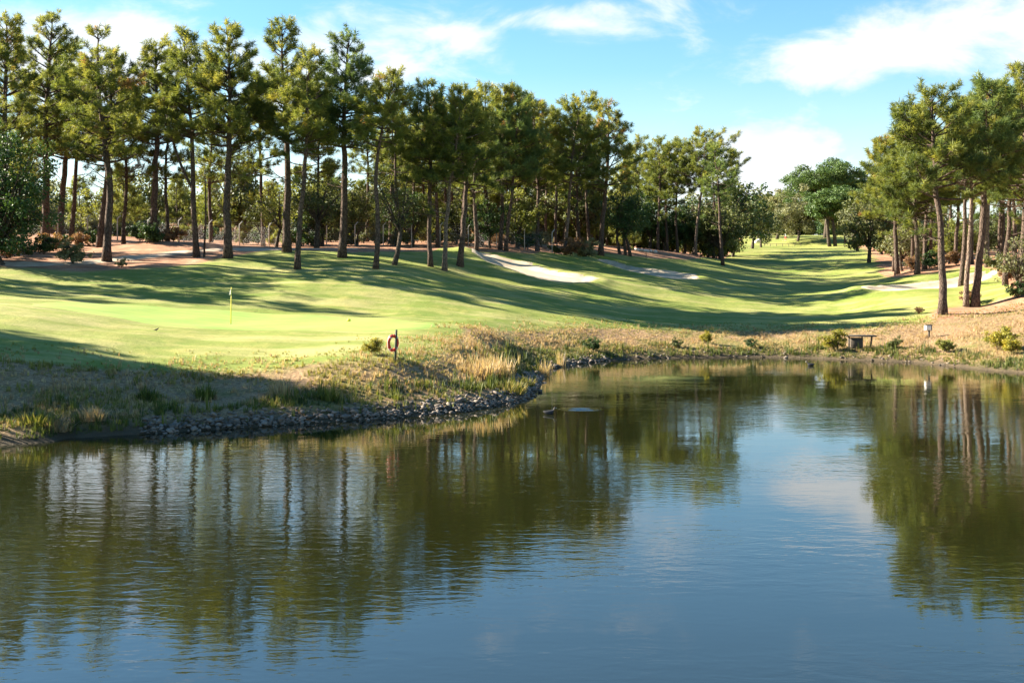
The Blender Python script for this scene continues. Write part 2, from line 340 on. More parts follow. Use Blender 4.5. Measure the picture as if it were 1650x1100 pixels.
def zones(x, y, s):
    """soil, dry bank and mud weights (0..1) of the ground"""
    px = CX + F * x / np.maximum(y, 5)
    e = np.interp(px, [-400, 0, 130, 250, 330, 400, 425, 440, 500, 560, 690, 730, 775, 860, 920, 1000, 1060, 1110, 1150, 1175, 1190, 1200], [86, 89, 89, 92, 94, 99, 104, 106, 103, 103, 108, 117, 117, 120, 130, 133, 138, 146, 160, 185, 230, 400])
    soil = sstep(-2.5, 2.5, y - e)
    e2 = np.interp(px, [1340, 1380, 1420, 1440, 1500, 1560, 1590, 1605, 1640, 1700], [420, 230, 135, 118, 117, 119, 120, 110, 92, 88])
    soil = np.maximum(soil, sstep(-2, 2, y - e2) * (px > 1340))
    bank = sstep(-2, 2, px - 1440 - np.clip((96 - y) * 0, 0, 60)) * sstep(94, 88, y) * sstep(1470, 1530, px) * sstep(70, 78, y)
    soil = np.maximum(soil, bank)
    lim = np.interp(px, [-200, 0, 300, 500, 640, 700, 800, 900, 1000, 1200, 1400, 1520, 1650], [9, 9, 7.5, 6, 4.6, 4.2, 5.2, 5.5, 6.0, 6.8, 8.5, 13, 18])
    dry = sstep(lim + 1.2, lim - 1.2, s) * (y > 20)
    mud = sstep(1.1, .2, s)
    return soil, dry, mud

def axis(parts):
    out = []
    for a, b, st in parts: out += list(np.arange(a, b, st))
    return np.array(out)
gy = np.r_[axis([(-160, -20, 20), (-20, 34, 1.5), (34, 62, .3), (62, 84, .4), (84, 135, .7), (135, 300, 2.5), (300, 500, 20)]), np.geomspace(500, 5000, 14)]
gxp = np.r_[axis([(0, 24, .3), (24, 45, .6), (45, 110, 2), (110, 320, 14)]), np.geomspace(320, 4000, 12)]
gx = np.r_[-gxp[:0:-1], gxp]
X, Y = np.meshgrid(gx, gy); xr, yr = X.ravel(), Y.ravel()
s_all = np.full(len(xr), 60.); near = (np.abs(xr) < 75) & (yr > -25) & (yr < 130); s_all[near] = sdist(xr[near], yr[near], SHORE_S)
zr = height(xr, yr, s_all)
so, dr, mu = zones(xr, yr, s_all)
nx, ny = len(gx), len(gy); ii, jj = np.meshgrid(np.arange(ny - 1), np.arange(nx - 1), indexing='ij')
quads = np.stack([ii * nx + jj, ii * nx + jj + 1, (ii + 1) * nx + jj + 1, (ii + 1) * nx + jj], -1).reshape(-1, 4)

def ground_mat():
    m, t = material('ground_turf'); L = t.links.new
    pos = N(t, 'ShaderNodeNewGeometry').outputs['Position']
    def att(n): return N(t, 'ShaderNodeAttribute', attribute_name=n).outputs['Fac']
    n_big = noise_tex(t, .11, 4, .6, pos); n_mid = noise_tex(t, .8, 5, .6, pos); n_fine = noise_tex(t, 7, 5, .7, pos); n_blade = noise_tex(t, 30, 3, .7, pos)
    mp = N(t, 'ShaderNodeMapping'); mp.inputs['Rotation'].default_value = (0, 0, .45); L(pos, mp.inputs[0])
    wv = N(t, 'ShaderNodeTexWave', bands_direction='Y'); wv.inputs['Scale'].default_value = .16; wv.inputs['Distortion'].default_value = 1.2; wv.inputs['Detail'].default_value = 1; L(mp.outputs[0], wv.inputs['Vector'])
    turf = mixc(t, maprange(t, n_big, .35, .65), (.120, .172, .028), (.215, .228, .054))
    turf = mixc(t, mathn(t, 'MULTIPLY', wv.outputs['Fac'], .35), turf, (.17, .23, .042))
    mps = N(t, 'ShaderNodeMapping'); mps.inputs['Rotation'].default_value = (0, 0, -.3); mps.inputs['Scale'].default_value = (.12, .5, 1); L(pos, mps.inputs[0])
    n_str = noise_tex(t, 1.0, 5, .65, mps.outputs[0], .6)
    turf = mixc(t, maprange(t, n_str, .46, .64, 0, .85), turf, (.36, .32, .13))
    turf = mixc(t, maprange(t, n_mid, .5, .72, 0, .6), turf, (.37, .32, .10))
    turf = mixc(t, maprange(t, n_fine, .35, .7, 0, .4), turf, (.105, .14, .02))
    edge = mathn(t, 'MULTIPLY', mathn(t, 'SUBTRACT', n_mid, .5), 1.3)
    edge2 = mathn(t, 'ADD', edge, mathn(t, 'MULTIPLY', mathn(t, 'SUBTRACT', n_fine, .5), .9))
    soil = ramp(t, mathn(t, 'ADD', mathn(t, 'MULTIPLY', n_mid, .6), mathn(t, 'MULTIPLY', n_fine, .4)), [(.3, (.16, .075, .042)), (.5, (.32, .165, .095)), (.66, (.46, .28, .18)), (.8, (.52, .38, .26))])
    dry = ramp(t, mathn(t, 'ADD', mathn(t, 'MULTIPLY', n_fine, .6), mathn(t, 'MULTIPLY', n_blade, .4)), [(.3, (.07, .046, .025)), (.46, (.24, .155, .08)), (.6, (.40, .27, .15)), (.75, (.50, .37, .21))])
    green_in_dry = mixc(t, n_fine, (.06, .078, .018), (.21, .20, .045))
    dry = mixc(t, maprange(t, mathn(t, 'ADD', mathn(t, 'MULTIPLY', n_big, .6), mathn(t, 'MULTIPLY', n_mid, .4)), .47, .58, 0, .8), dry, green_in_dry)
    c = mixc(t, maprange(t, mathn(t, 'ADD', att('soil'), mathn(t, 'MULTIPLY', edge2, .55)), .35, .65), turf, soil)
    c = mixc(t, maprange(t, mathn(t, 'ADD', att('dry'), mathn(t, 'MULTIPLY', edge2, .6)), .3, .7), c, dry)
    c = mixc(t, att('mud'), c, (.075, .058, .036))
    hb = mathn(t, 'ADD', mathn(t, 'ADD', mathn(t, 'MULTIPLY', n_fine, .7), mathn(t, 'MULTIPLY', n_blade, .4)), mathn(t, 'MULTIPLY', n_mid, 2.2))
    bd = mathn(t, 'ADD', .045, mathn(t, 'MULTIPLY', att('dry'), .13))
    out = N(t, 'ShaderNodeOutputMaterial'); p = N(t, 'ShaderNodeBsdfPrincipled'); L(p.outputs[0], out.inputs[0]); L(c, p.inputs['Base Color'])
    p.inputs['Roughness'].default_value = .9; p.inputs['Specular IOR Level'].default_value = .15
    b = N(t, 'ShaderNodeBump'); b.inputs['Strength'].default_value = .8; L(bd, b.inputs['Distance']); L(hb, b.inputs['Height']); L(b.outputs[0], p.inputs['Normal'])
    return m
gme = tri_mesh('ground', np.c_[xr, yr, zr], quads, ground_mat(), smooth=True)
for nm, val in (('soil', so), ('dry', dr), ('mud', mu)):
    a = gme.attributes.new(nm, 'FLOAT', 'POINT'); a.data.foreach_set('value', val.astype(np.float32))
tag(obj('ground', gme), kind='structure')

def sheet(name, poly_pd, mat, lift, step, wob=.25, seed=1, dish=0):
    """a thin sheet on the ground inside an outline given by bearing pixel and depth"""
    P = smooth_loop(np.array([(wx(p, d), d) for p, d in poly_pd]), 5)
    P = P + np.random.default_rng(seed).normal(0, wob * .25, P.shape)
    lo, hi = P.min(0) - step, P.max(0) + step
    xs, ys = np.arange(lo[0], hi[0], step), np.arange(lo[1], hi[1], step); A, B = np.meshgrid(xs, ys); a, b = A.ravel(), B.ravel()
    sd = sdist(a, b, P); z = height(a, b) + lift * sstep(step * 1.2, -step, sd) - .02 * (sd > 0) + dish * sstep(0, -1.5, sd)
    n, k = len(xs), len(ys); i, j = np.meshgrid(np.arange(k - 1), np.arange(n - 1), indexing='ij')
    q = np.stack([i * n + j, i * n + j + 1, (i + 1) * n + j + 1, (i + 1) * n + j], -1).reshape(-1, 4)
    q = q[(sd[q] < step * 1.0).any(1)]
    used, inv = np.unique(q, return_inverse=True)
    return tag(obj(name, tri_mesh(name, np.c_[a, b, z][used], inv.reshape(-1, 4), mat, smooth=True)), kind='structure')
def turf_mat(name, c1, c2, c3):
    m, t = material(name); pos = N(t, 'ShaderNodeNewGeometry').outputs['Position']
    n = noise_tex(t, .5, 5, .6, pos); f = noise_tex(t, 24, 4, .7, pos)
    mp = N(t, 'ShaderNodeMapping'); mp.inputs['Rotation'].default_value = (0, 0, .2); t.links.new(pos, mp.inputs[0])
    wv = N(t, 'ShaderNodeTexWave', bands_direction='Y'); wv.inputs['Scale'].default_value = .28; t.links.new(mp.outputs[0], wv.inputs['Vector'])
    c = mixc(t, maprange(t, n, .35, .65), c1, c2); c = mixc(t, mathn(t, 'MULTIPLY', wv.outputs['Fac'], .35), c, c3)
    principled(t, c, .85, f, .5, .012, .2); return m
M_GREEN = turf_mat('green_turf', (.18, .28, .055), (.24, .31, .065), (.28, .335, .08))
sheet('putting_green', [(60, 66), (160, 63.5), (260, 61.5), (380, 61.5), (500, 62.5), (600, 62), (680, 64.5), (700, 69), (640, 73), (520, 75), (400, 75.5), (280, 75), (150, 74), (70, 71)], M_GREEN, .05, .3, .3, 2)
m, t = material('bunker_sand'); pos = N(t, 'ShaderNodeNewGeometry').outputs['Position']
ns = noise_tex(t, 1.2, 6, .65, pos); nf = noise_tex(t, 14, 3, .6, pos)
principled(t, ramp(t, ns, [(.3, (.36, .29, .20)), (.7, (.54, .45, .33))]), .95, nf, .6, .03, .1); M_SAND = m
sheet('sand_bunker', BK[0], M_SAND, .06, .2, .9, 3)
sheet('sand_bunker', BK[1], M_SAND, .06, .22, .9, 4)
sheet('sand_bunker', BK[2], M_SAND, .06, .2, .9, 5)
M_PATH = simple('pale_sand_path', (.40, .30, .21), (.55, .45, .34), 1.5, .95, .02, .1)
sheet('sand_path', [(-150, 88.6), (-50, 89.2), (40, 90), (110, 92), (190, 95.5), (260, 99), (330, 103), (420, 107.5), (560, 108.5), (560, 110), (420, 110), (330, 105.5), (250, 101), (180, 97.5), (100, 94), (30, 92), (-60, 91.5), (-150, 91)], M_PATH, .05, .3, .6, 6)

# ------------------------------------------------------------------ water
def water_mat():
    m, t = material('pond_water'); L = t.links.new
    pos = N(t, 'ShaderNodeNewGeometry').outputs['Position']
    def mapped(rot, sx, sy):
        mp = N(t, 'ShaderNodeMapping'); mp.inputs['Rotation'].default_value = (0, 0, rot); mp.inputs['Scale'].default_value = (sx, sy, 1); L(pos, mp.inputs[0]); return mp.outputs[0]
    a = noise_tex(t, 1.0, 2, .5, mapped(.12, 1.3, 3.1), .6); b = noise_tex(t, 1.0, 3, .55, mapped(-.22, 4.2, 7.5), .4); c = noise_tex(t, 1.0, 2, .5, mapped(.3, .22, .5))
    patch = maprange(t, noise_tex(t, .06, 3, .55, mapped(.3, .8, 2.0)), .40, .62, .25, 1.9)
    h = mathn(t, 'ADD', mathn(t, 'MULTIPLY', a, .0042), mathn(t, 'MULTIPLY', b, .0015)); h = mathn(t, 'MULTIPLY', h, patch); h = mathn(t, 'ADD', h, mathn(t, 'MULTIPLY', c, .004))
    out = N(t, 'ShaderNodeOutputMaterial'); p = N(t, 'ShaderNodeBsdfPrincipled'); L(p.outputs[0], out.inputs[0])
    p.inputs['Base Color'].default_value = (.010, .011, .003, 1); p.inputs['Roughness'].default_value = .02; p.inputs['IOR'].default_value = 1.9; p.inputs['Specular IOR Level'].default_value = .5
    bm_ = N(t, 'ShaderNodeBump'); bm_.inputs['Strength'].default_value = 1; bm_.inputs['Distance'].default_value = 1; L(h, bm_.inputs['Height']); L(bm_.outputs[0], p.inputs['Normal'])
    return m
M_WATER = water_mat()
wp = smooth_loop(SHORE, 3); cen = wp.mean(0); wdir = unit(wp - cen); wp = wp + wdir * 1.3
bm = bmesh.new(); bm.faces.new([bm.verts.new((x, y, 0)) for x, y in wp]); bmesh.ops.triangulate(bm, faces=bm.faces)
wme = bpy.data.meshes.new('pond_water'); bm.to_mesh(wme); bm.free(); wme.materials.append(M_WATER)
if wme.polygons[0].normal.z < 0: wme.flip_normals()
tag(obj('pond_water', wme), kind='structure')

# ------------------------------------------------------------------ trees
TUFTS = []; NT = 48
for k in range(6):
    r = np.random.default_rng(100 + k); n = NT
    a = r.uniform(-.1, .75, n); th = np.radians(r.uniform(18, 82, n)); ph = r.uniform(0, 2 * math.pi, n); L = r.uniform(.5, .85, n)
    base = np.c_[r.normal(0, .02, n), r.normal(0, .02, n), a]
    d = np.c_[np.sin(th) * np.cos(ph), np.sin(th) * np.sin(ph), np.cos(th)]
    side = unit(np.cross(d, unit(r.normal(size=(n, 3))))) * r.uniform(.026, .046, n)[:, None]
    tip = base + d * L[:, None]; tip[:, 2] -= .04
    b2 = base + d * L[:, None] * .12
    TUFTS.append(np.stack([b2 - side, b2 + side, tip], 1).reshape(-1, 3))
TUFTS = np.array(TUFTS); TF = np.arange(NT * 3).reshape(-1, 3)
def add_tufts(acc, pos, dirs, size, tint, rng):
    pos = np.asarray(pos); n = len(pos)
    if n == 0: return
    R = frames(np.asarray(dirs), rng); T = TUFTS[rng.integers(0, len(TUFTS), n)] * np.asarray(size)[:, None, None]
    v = np.einsum('nij,nkj->nki', R, T) + pos[:, None]; k = v.shape[1]
    f = (TF[None] + (np.arange(n) * k)[:, None, None]).reshape(-1, 3)
    acc.add(v.reshape(-1, 3), f, np.repeat(np.asarray(tint), k))
def bez(p, q, r, n):
    t = np.linspace(0, 1, n)[:, None]; return (1 - t) ** 2 * p + 2 * t * (1 - t) * q + t * t * r

def pine_meshes(name, seed, Ht, cb, R, lean=(0, 0), style='', r0=None, dens=1.0, needle=None, bark=None, tsize=.62):
    """trunk with limbs, and a crown of needle tufts carried on the twigs"""
    rng = np.random.default_rng(seed); W = Acc(); C = Acc()
    r0 = r0 or .0165 * Ht; lean = np.array([lean[0], lean[1]])
    n = 16; t = np.linspace(0, 1, n)
    bend = (.35 if 'bend' in style else .13) * rng.choice([-1, 1]); ph = rng.uniform(0, 6)
    path = np.c_[lean[0] * t ** 1.15, lean[1] * t ** 1.15, t * Ht]
    path[:, 0] += bend * np.sin(t * 5.5 + ph) * np.minimum(t * 3, 1) * 1.1 - bend * np.sin(ph) * 0; path[:, 1] += .15 * np.sin(t * 4.2 + ph * 2) * t
    path += rng.normal(0, .035, path.shape) * np.minimum(t * 4, 1)[:, None]; path[0, :2] = 0
    rad = r0 * (1 - t) ** .75 * .92 + .03 + r0 * .45 * np.exp(-t * 40)
    path[0, 2] = -.35
    W.add(*tube(path, rad, 9))
    def P(u): return np.array([np.interp(u, t, path[:, k]) for k in range(3)])
    tp, td, tz, tt = [], [], [], []
    def twig_tufts(p, d, big, tone):
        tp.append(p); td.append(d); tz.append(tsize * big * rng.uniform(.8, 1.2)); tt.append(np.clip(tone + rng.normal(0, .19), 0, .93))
    def branch(o, az, L, e0, e1, r, tone, bare=False):
        h = np.array([math.cos(az), math.sin(az), 0.])
        q = o + L * .5 * (h * math.cos(e0) + np.array([0, 0, math.sin(e0)]))
        e = q + L * .52 * (h * math.cos(e1) + np.array([0, 0, math.sin(e1)])) + rng.normal(0, .06 * L, 3)
        bp = bez(o, q, e, 7); W.add(*tube(bp, np.linspace(r, .014, 7), 4, False))
        side = np.array([-h[1], h[0], 0])
        k = max(2, int(L * 2.6 * dens))
        for u in np.linspace(.30 if not bare else .4, .97, k):
            b0 = np.array([np.interp(u, np.linspace(0, 1, 7), bp[:, c]) for c in range(3)])
            sg = rng.choice([-1, 1]); l = (.35 + .42 * (1 - u) * L) * rng.uniform(.6, 1.25)
            d = unit(h * rng.uniform(.35, 1) + side * sg * rng.uniform(.4, 1.1) + np.array([0, 0, rng.uniform(-.05, .75)]))
            e_ = b0 + d * l
            W.add(*tube(np.array([b0, (b0 + e_) / 2 + [0, 0, -.03], e_]), [.022, .016, .01], 3, False))
            if bare and rng.random() < .82: continue
            up = np.array([0, 0, .75])
            twig_tufts(e_ - d * .15, unit(d + up), 1, tone)
            if l > .5: twig_tufts(b0 + d * l * .5 + [0, 0, .05], unit(d + up * 1.3 + rng.normal(0, .3, 3)), .9, tone - .05)
            if l > .85:
                d2 = unit(d + rng.normal(0, .5, 3)); twig_tufts(b0 + d * l * .75 + d2 * .3, unit(d2 + up), .95, tone)
        if not bare: twig_tufts(e, unit(e - q + np.array([0, 0, .3 * L])), 1.05, tone)
    z0 = cb * Ht; zz = z0
    az = rng.uniform(0, 6)
    while zz < Ht * .985:
        u = (zz - z0) / (Ht - z0)
        prof = (.62 + .38 * math.sin(math.pi * min(u * 1.1 + .18, 1))) * (1 - u) ** .38 + .10
        if 'wide' in style: prof = (.75 + .25 * math.sin(math.pi * min(u + .2, 1))) * (1 - u) ** .5 + .08
        for q in range(rng.integers(2, 5)):
            az += 2.4 + rng.normal(0, .45)
            if rng.random() < .12: continue
            L = R * prof * rng.uniform(.6, 1.1) * (.86 + .30 * math.sin(az * 2 + u * 8 + ph) * math.sin(u * 5 + ph * 1.7))
            e0 = math.radians(rng.normal(6 + 34 * u, 9)); e1 = math.radians(rng.normal(14 + 50 * u, 12))
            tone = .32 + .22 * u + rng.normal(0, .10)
            if rng.random() < .02: tone = .95
            if 'rust' in style and u > .8: tone = .95
            branch(P(zz / Ht), az, max(L, .45), e0, e1, max(.02, r0 * .34 * (1 - u * .6)), tone)
        zz += .46 / dens * rng.uniform(.7, 1.35) * (Ht / 17) ** .5
    twig_tufts(P(1) - [0, 0, .25], np.array([0, 0, 1.]), 1.1, .55)
    for q in range(3 if 'limbs' not in style else 8):      # dead or thin limbs under the crown
        z = rng.uniform(.55, .98) * z0; branch(P(z / Ht), rng.uniform(0, 6.28) if 'limbs' not in style or q > 4 else rng.normal(0, .5), R * rng.uniform(.35, .75) * (1.3 if 'limbs' in style else 1), math.radians(rng.normal(10, 14)), math.radians(rng.normal(25, 14)), .05, .3, True)
    if 'fork' in style:
        o = P(.3); e = P(.78) + np.array([-2.3, .3, 0]); fp = bez(o, P(.5) + np.array([-1.9, .2, -.4]), e, 8); W.add(*tube(fp, np.linspace(r0 * .55, .06, 8), 7))
        for z in np.linspace(.45, 1, 12):
            b0 = np.array([np.interp(z, np.linspace(0, 1, 8), fp[:, c]) for c in range(3)]); branch(b0, rng.uniform(0, 6.28), R * rng.uniform(.3, .55), .3, .6, .03, .4)
        W.add(*tube(np.array([[.55, .2, -.3], [.7, .2, Ht * .2], [.6, .3, Ht * .42]]), [.09, .07, .02], 6))
    tp, td, tz, tt = map(np.array, (tp, td, tz, tt)); add_tufts(C, tp, td, tz, tt, rng)
    return W.mesh(name + '_trunk', bark or M_BARK, True), C.mesh(name + '_crown', needle or M_PINE)

LEAF = np.array([[0, -.32, 0], [.42, 0, .05], [0, .34, 0], [-.42, 0, .05]])
def add_leaves(acc, pos, nrm, size, tint, rng):
    n = len(pos); R = frames(nrm, rng); T = LEAF[None] * np.asarray(size)[:, None, None]
    v = np.einsum('nij,nkj->nki', R, T) + pos[:, None]
    b = np.arange(n)[:, None] * 4; f = np.concatenate([b + [0, 1, 2], b + [0, 2, 3]])
    acc.add(v.reshape(-1, 3), f, np.repeat(tint, 4))
def clump_leaves(acc, cs, rs, per, lsize, rng, tone=.5, flat=1.0):
    for c, r in zip(cs, rs):
        n = int(per * (r / .8) ** 2)
        d = unit(rng.normal(size=(n, 3))); k = r * rng.uniform(.45, 1.08, n)[:, None]
        p = c + d * k * [1, 1, .78 * flat]; p += rng.normal(0, .05, p.shape)
        tn = np.clip(tone + rng.normal(0, .12) + rng.normal(0, .12, n), 0, 1)
        add_leaves(acc, p, unit(d + rng.normal(0, .7, d.shape) + [0, 0, .3]), lsize * rng.uniform(.7, 1.35, n), tn, rng)
def oak_meshes(name, seed, Ht, Rw, cb, mat, lsize=.2, per=95, nlimb=9, stems=1, trunk_r=None, tone=.45, flat=1.0, umbrella=False):
    """forked trunk and a rounded crown of many leaf clumps with gaps"""
    rng = np.random.default_rng(seed); W = Acc(); C = Acc(); r0 = trunk_r or .026 * Ht
    cs, rs = [], []
    for s_ in range(stems):
        o = np.array([0, 0, -.25]) if stems == 1 else np.array([(s_ - (stems - 1) / 2) * r0 * 3.2, rng.normal(0, .2), -.25])
        k = o + np.array([rng.normal(0, .05 * Ht), rng.normal(0, .03 * Ht), max(cb * Ht, .25) + .25])
        W.add(*tube(bez(o, (o + k) / 2 + rng.normal(0, .12, 3) * [1, 1, 0], k, 6), np.linspace(r0 * 1.25, r0 * .8, 6), 8))
        for q in range(max(3, nlimb // stems)):
            az = q * 2.4 + rng.normal(0, .4) + s_; rr = Rw * (.45 + .55 * ((q * .618) % 1)) * rng.uniform(.65, 1.0)
            if umbrella: zt = Ht * (.97 - .42 * (rr / Rw) ** 2.2) - .5 - (q % 3 == 2) * Ht * .12
            else:
                uz = (q + .5) / max(3, nlimb // stems); zt = cb * Ht + (Ht - cb * Ht) * (.18 + .74 * uz); rr = Rw * math.sqrt(max(.08, 1 - abs(2 * uz - .9) ** 2.2)) * rng.uniform(.5, .9)
            e = np.array([math.cos(az) * rr, math.sin(az) * rr, zt])
            mid = k * .5 + e * .5 + np.array([0, 0, -.08 * Ht if umbrella else .05 * Ht])
            lp = bez(k - [0, 0, .1], mid, e, 7); W.add(*tube(lp, np.linspace(r0 * .5, .03, 7), 5, False))
            for w in range(5 if not umbrella else 6):
                u = rng.uniform(.5, 1.05); b0 = np.array([np.interp(min(u, 1), np.linspace(0, 1, 7), lp[:, c]) for c in range(3)])
                spread = Rw * (.34 if not umbrella else .3)
                c = b0 + rng.normal(0, 1, 3) * spread * ([.75, .75, .55] if not umbrella else [.8, .8, .3])
                if c[2] < max(.3, cb * Ht * .6): continue
                W.add(*tube(np.array([b0, (b0 + c) / 2, c]), [.035, .025, .012], 3, False))
                cs.append(c); rs.append(rng.uniform(.14, .25) * Rw if not umbrella else rng.uniform(.15, .24) * Rw)
    cs, rs = np.array(cs), np.array(rs); rs = np.maximum(rs, .16)
    clump_leaves(C, cs, rs, per, lsize, rng, tone, .6 if umbrella else flat)
    return W.mesh(name + '_trunk', M_BARK_OAK, True), C.mesh(name + '_crown', mat)

def place_tree(name, meshes, loc, label, cat, group=None, rotz=0., scale=1.):
    e = obj(name, None, None, loc, rotz, scale); e.empty_display_size = .5
    obj('trunk', meshes[0], e); obj('crown', meshes[1], e)
    return tag(e, label, cat, group)

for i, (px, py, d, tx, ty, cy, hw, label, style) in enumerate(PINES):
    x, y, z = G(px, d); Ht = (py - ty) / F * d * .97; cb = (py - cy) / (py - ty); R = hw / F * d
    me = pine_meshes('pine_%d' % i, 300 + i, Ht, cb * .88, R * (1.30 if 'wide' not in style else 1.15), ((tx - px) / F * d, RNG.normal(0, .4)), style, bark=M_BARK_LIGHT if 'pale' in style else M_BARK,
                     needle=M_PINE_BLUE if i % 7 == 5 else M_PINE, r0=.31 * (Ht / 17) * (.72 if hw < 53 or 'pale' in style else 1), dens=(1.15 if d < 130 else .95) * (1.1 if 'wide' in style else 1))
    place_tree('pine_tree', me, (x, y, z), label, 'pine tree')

# the deep wood: kinds of tree copied with shared meshes
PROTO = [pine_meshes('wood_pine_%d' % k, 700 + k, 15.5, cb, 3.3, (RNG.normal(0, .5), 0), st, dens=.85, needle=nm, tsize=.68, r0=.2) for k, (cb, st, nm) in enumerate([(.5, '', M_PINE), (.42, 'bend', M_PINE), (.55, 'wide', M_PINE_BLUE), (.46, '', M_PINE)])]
YOUNG = [pine_meshes('young_pine_%d' % k, 740 + k, 8, .12, 2.3, (.2, 0), 'wide', dens=.95, needle=M_LIGHT if k != 1 else M_PINE, tsize=.66, r0=.1) for k in range(3)]
OAKS = [oak_meshes('wood_oak_%d' % k, 760 + k, 7, 3.1, .2, mt, .26, 100, 15, tone=tn) for k, (mt, tn) in enumerate([(M_OAK, .5), (M_OLIVE, .5), (M_OAK_DARK, .5), (M_LIGHT, .45), (M_OAK, .35)])]
BUSH = [oak_meshes('bush_%d' % k, 790 + k, 1.5, 1.05, .06, mt, .14, 900, 8, stems=3, trunk_r=.03, tone=tn) for k, (mt, tn) in enumerate([(M_OAK, .4), (M_OLIVE, .6), (M_OAK_DARK, .5), (M_RUST, .4), (M_LIGHT, .5)])]

LOOK = {}
for lst, adj in ((PROTO, ('straight', 'crooked', 'broad blue-green', 'long-crowned')), (YOUNG, ('pale', 'deep green', 'open')), (OAKS, ('olive', 'grey-green', 'dark green', 'light green', 'dull olive')), (BUSH, ('olive', 'grey-green', 'dark green', 'rusty brown', 'light green'))):
    for q, w in zip(lst, adj): LOOK[q[1].name] = w
def scatter(kind, protos, spots, label, cat, group, smin, smax, seed):
    r = np.random.default_rng(seed)
    for k, (px, d, *sc) in enumerate(spots):
        x, y, z = G(px, d); s = sc[0] if sc else r.uniform(smin, smax)
        pr = protos[r.integers(len(protos))]; place_tree(kind, pr, (x, y, z - .05), LOOK[pr[1].name] + ' ' + label, cat, group, r.uniform(0, 6.28), (s, s, s * r.uniform(.94, 1.08)))
r = np.random.default_rng(5)
scatter('pine_tree', PROTO, [(p, r.uniform(128, 150)) for p in (640, 665, 685, 720, 745, 785, 800, 835, 850, 880, 895, 935, 950)] + [(p, r.uniform(145, 175)) for p in (1010, 1030, 1048, 1060, 1075, 1150, 1165)],
        'slender pine in the dense wood behind the fence and bunkers', 'pine tree', 'pines deep in the wood behind the bunkers', .92, 1.1, 11)
scatter('pine_tree', PROTO, [(p + r.normal(0, 6), r.uniform(112, 145)) for p in (-60, -25, 25, 48, 205, 278, 340, 430, 520, 590, 622, 650, 672, 705, 728)] , 'pine standing behind the front row along the grassy slope', 'pine tree', 'second row of pines behind the slope', .82, 1.05, 12)
scatter('pine_tree', PROTO, [(p, dd) for p, dd in ((1500, 135), (1470, 130), (1440, 138), (1490, 122), (1548, 104), (1620, 100), (1540, 130), (1565, 122), (1615, 120), (1635, 112), (1665, 104), (1680, 125), (1610, 140), (1720, 115), (1530, 150), (1760, 100), (1575, 140))],
        'pine in the thick stand behind the white bunker and red soil slope', 'pine tree', 'pines behind the white bunker', .88, 1.08, 13)
scatter('young_pine', YOUNG, [(p, r.uniform(130, 165)) for p in (40, 130, 200, 225, 285, 340, 395, 430, 500, 530, 580, 660, 700, 760, 820, 900, 960, 1010)],
        'young pine with branches down to the ground beyond the fence', 'young pine', 'young pines beyond the fence', .75, 1.15, 14)
scatter('oak_tree', [OAKS[1], OAKS[3], OAKS[3], OAKS[0]], [(p, r.uniform(150, 200)) for p in np.arange(-80, 1010, 23)], 'rounded scrub oak in the sunlit thicket beyond the fence', 'oak tree', 'scrub oaks beyond the fence', 1.05, 1.6, 15)  # mostly pale leaf kinds: the thicket's backlit glow is put into leaf colour
scatter('oak_tree', OAKS, [(p, r.uniform(118, 128)) for p in (425, 505, 520, 575, 655, 665, 735, 790, 835)], 'small shady oak under the tall pines by the fence', 'oak tree', 'oaks under the pines by the fence', .65, .95, 16)
scatter('oak_tree', OAKS[2:3] + OAKS[4:], [(p, r.uniform(162, 185)) for p in (915, 945, 975, 1020, 1045, 1070, 1100, 1115, 1140, 1160)], 'leafy evergreen filling the shade under the pines at the wood corner', 'oak tree', 'dark evergreens at the wood corner', .95, 1.35, 17)
scatter('oak_tree', [OAKS[2], OAKS[4]], [(1165, 185, 1.9), (1190, 195, 1.75), (1212, 210, 1.45), (1180, 180, 1.3), (1226, 222, 1.1)], 'big evergreen closing the wood at the tee mound', 'oak tree', 'big dark evergreens by the tee mound', 1.5, 1.9, 18)
scatter('oak_tree', [OAKS[1], OAKS[0]], [(1400, 155, 1.35), (1384, 190, 1.25), (1420, 175, 1.4), (1362, 232, 1.4), (1440, 160, 1.3), (1410, 215, 1.6)], 'tall oak at the edge of the fairway behind the white bunker', 'oak tree', 'grey-green oaks along the fairway', 1, 1.3, 19)
scatter('oak_tree', OAKS, [(p, r.uniform(128, 165)) for p in (1455, 1485, 1500, 1530, 1560, 1590, 1615, 1640, 1670, 1700)], 'leafy oak in the undergrowth behind the thick pine stand', 'oak tree', 'oaks behind the pine stand', .7, 1.1, 20)
scatter('oak_tree', OAKS, [(p, r.uniform(270, 340)) for p in (1150, 1180, 1200, 1222, 1240, 1255, 1275, 1290, 1345, 1365, 1385, 1410, 1440)], 'distant tree closing the far end of the fairway', 'oak tree', 'trees at the far end of the fairway', 1.2, 1.7, 21)
scatter('bush', BUSH, [(p, r.uniform(121, 135)) for p in np.arange(-40, 960, 24)], 'low scrub bush along the foot of the fence', 'bush', 'scrub bushes along the fence', .7, 1.5, 22)
scatter('bush', BUSH[2:4], [(p, d) for p, d in ((70, 101), (85, 104), (100, 106), (130, 108), (150, 112), (228, 110), (240, 108), (262, 110), (30, 98), (10, 96), (280, 112))], 'low shrub on the bare soil between the pine trunks', 'bush', 'dark shrubs between the pines', .8, 1.3, 23)
scatter('bush', BUSH, [(p, d) for p, d in ((1470, 124), (1500, 122), (1515, 128), (1540, 122), (1610, 112), (1630, 104))], 'undergrowth bush at the feet of the pines by the white bunker', 'bush', 'bushes by the white bunker', .8, 1.4, 24)

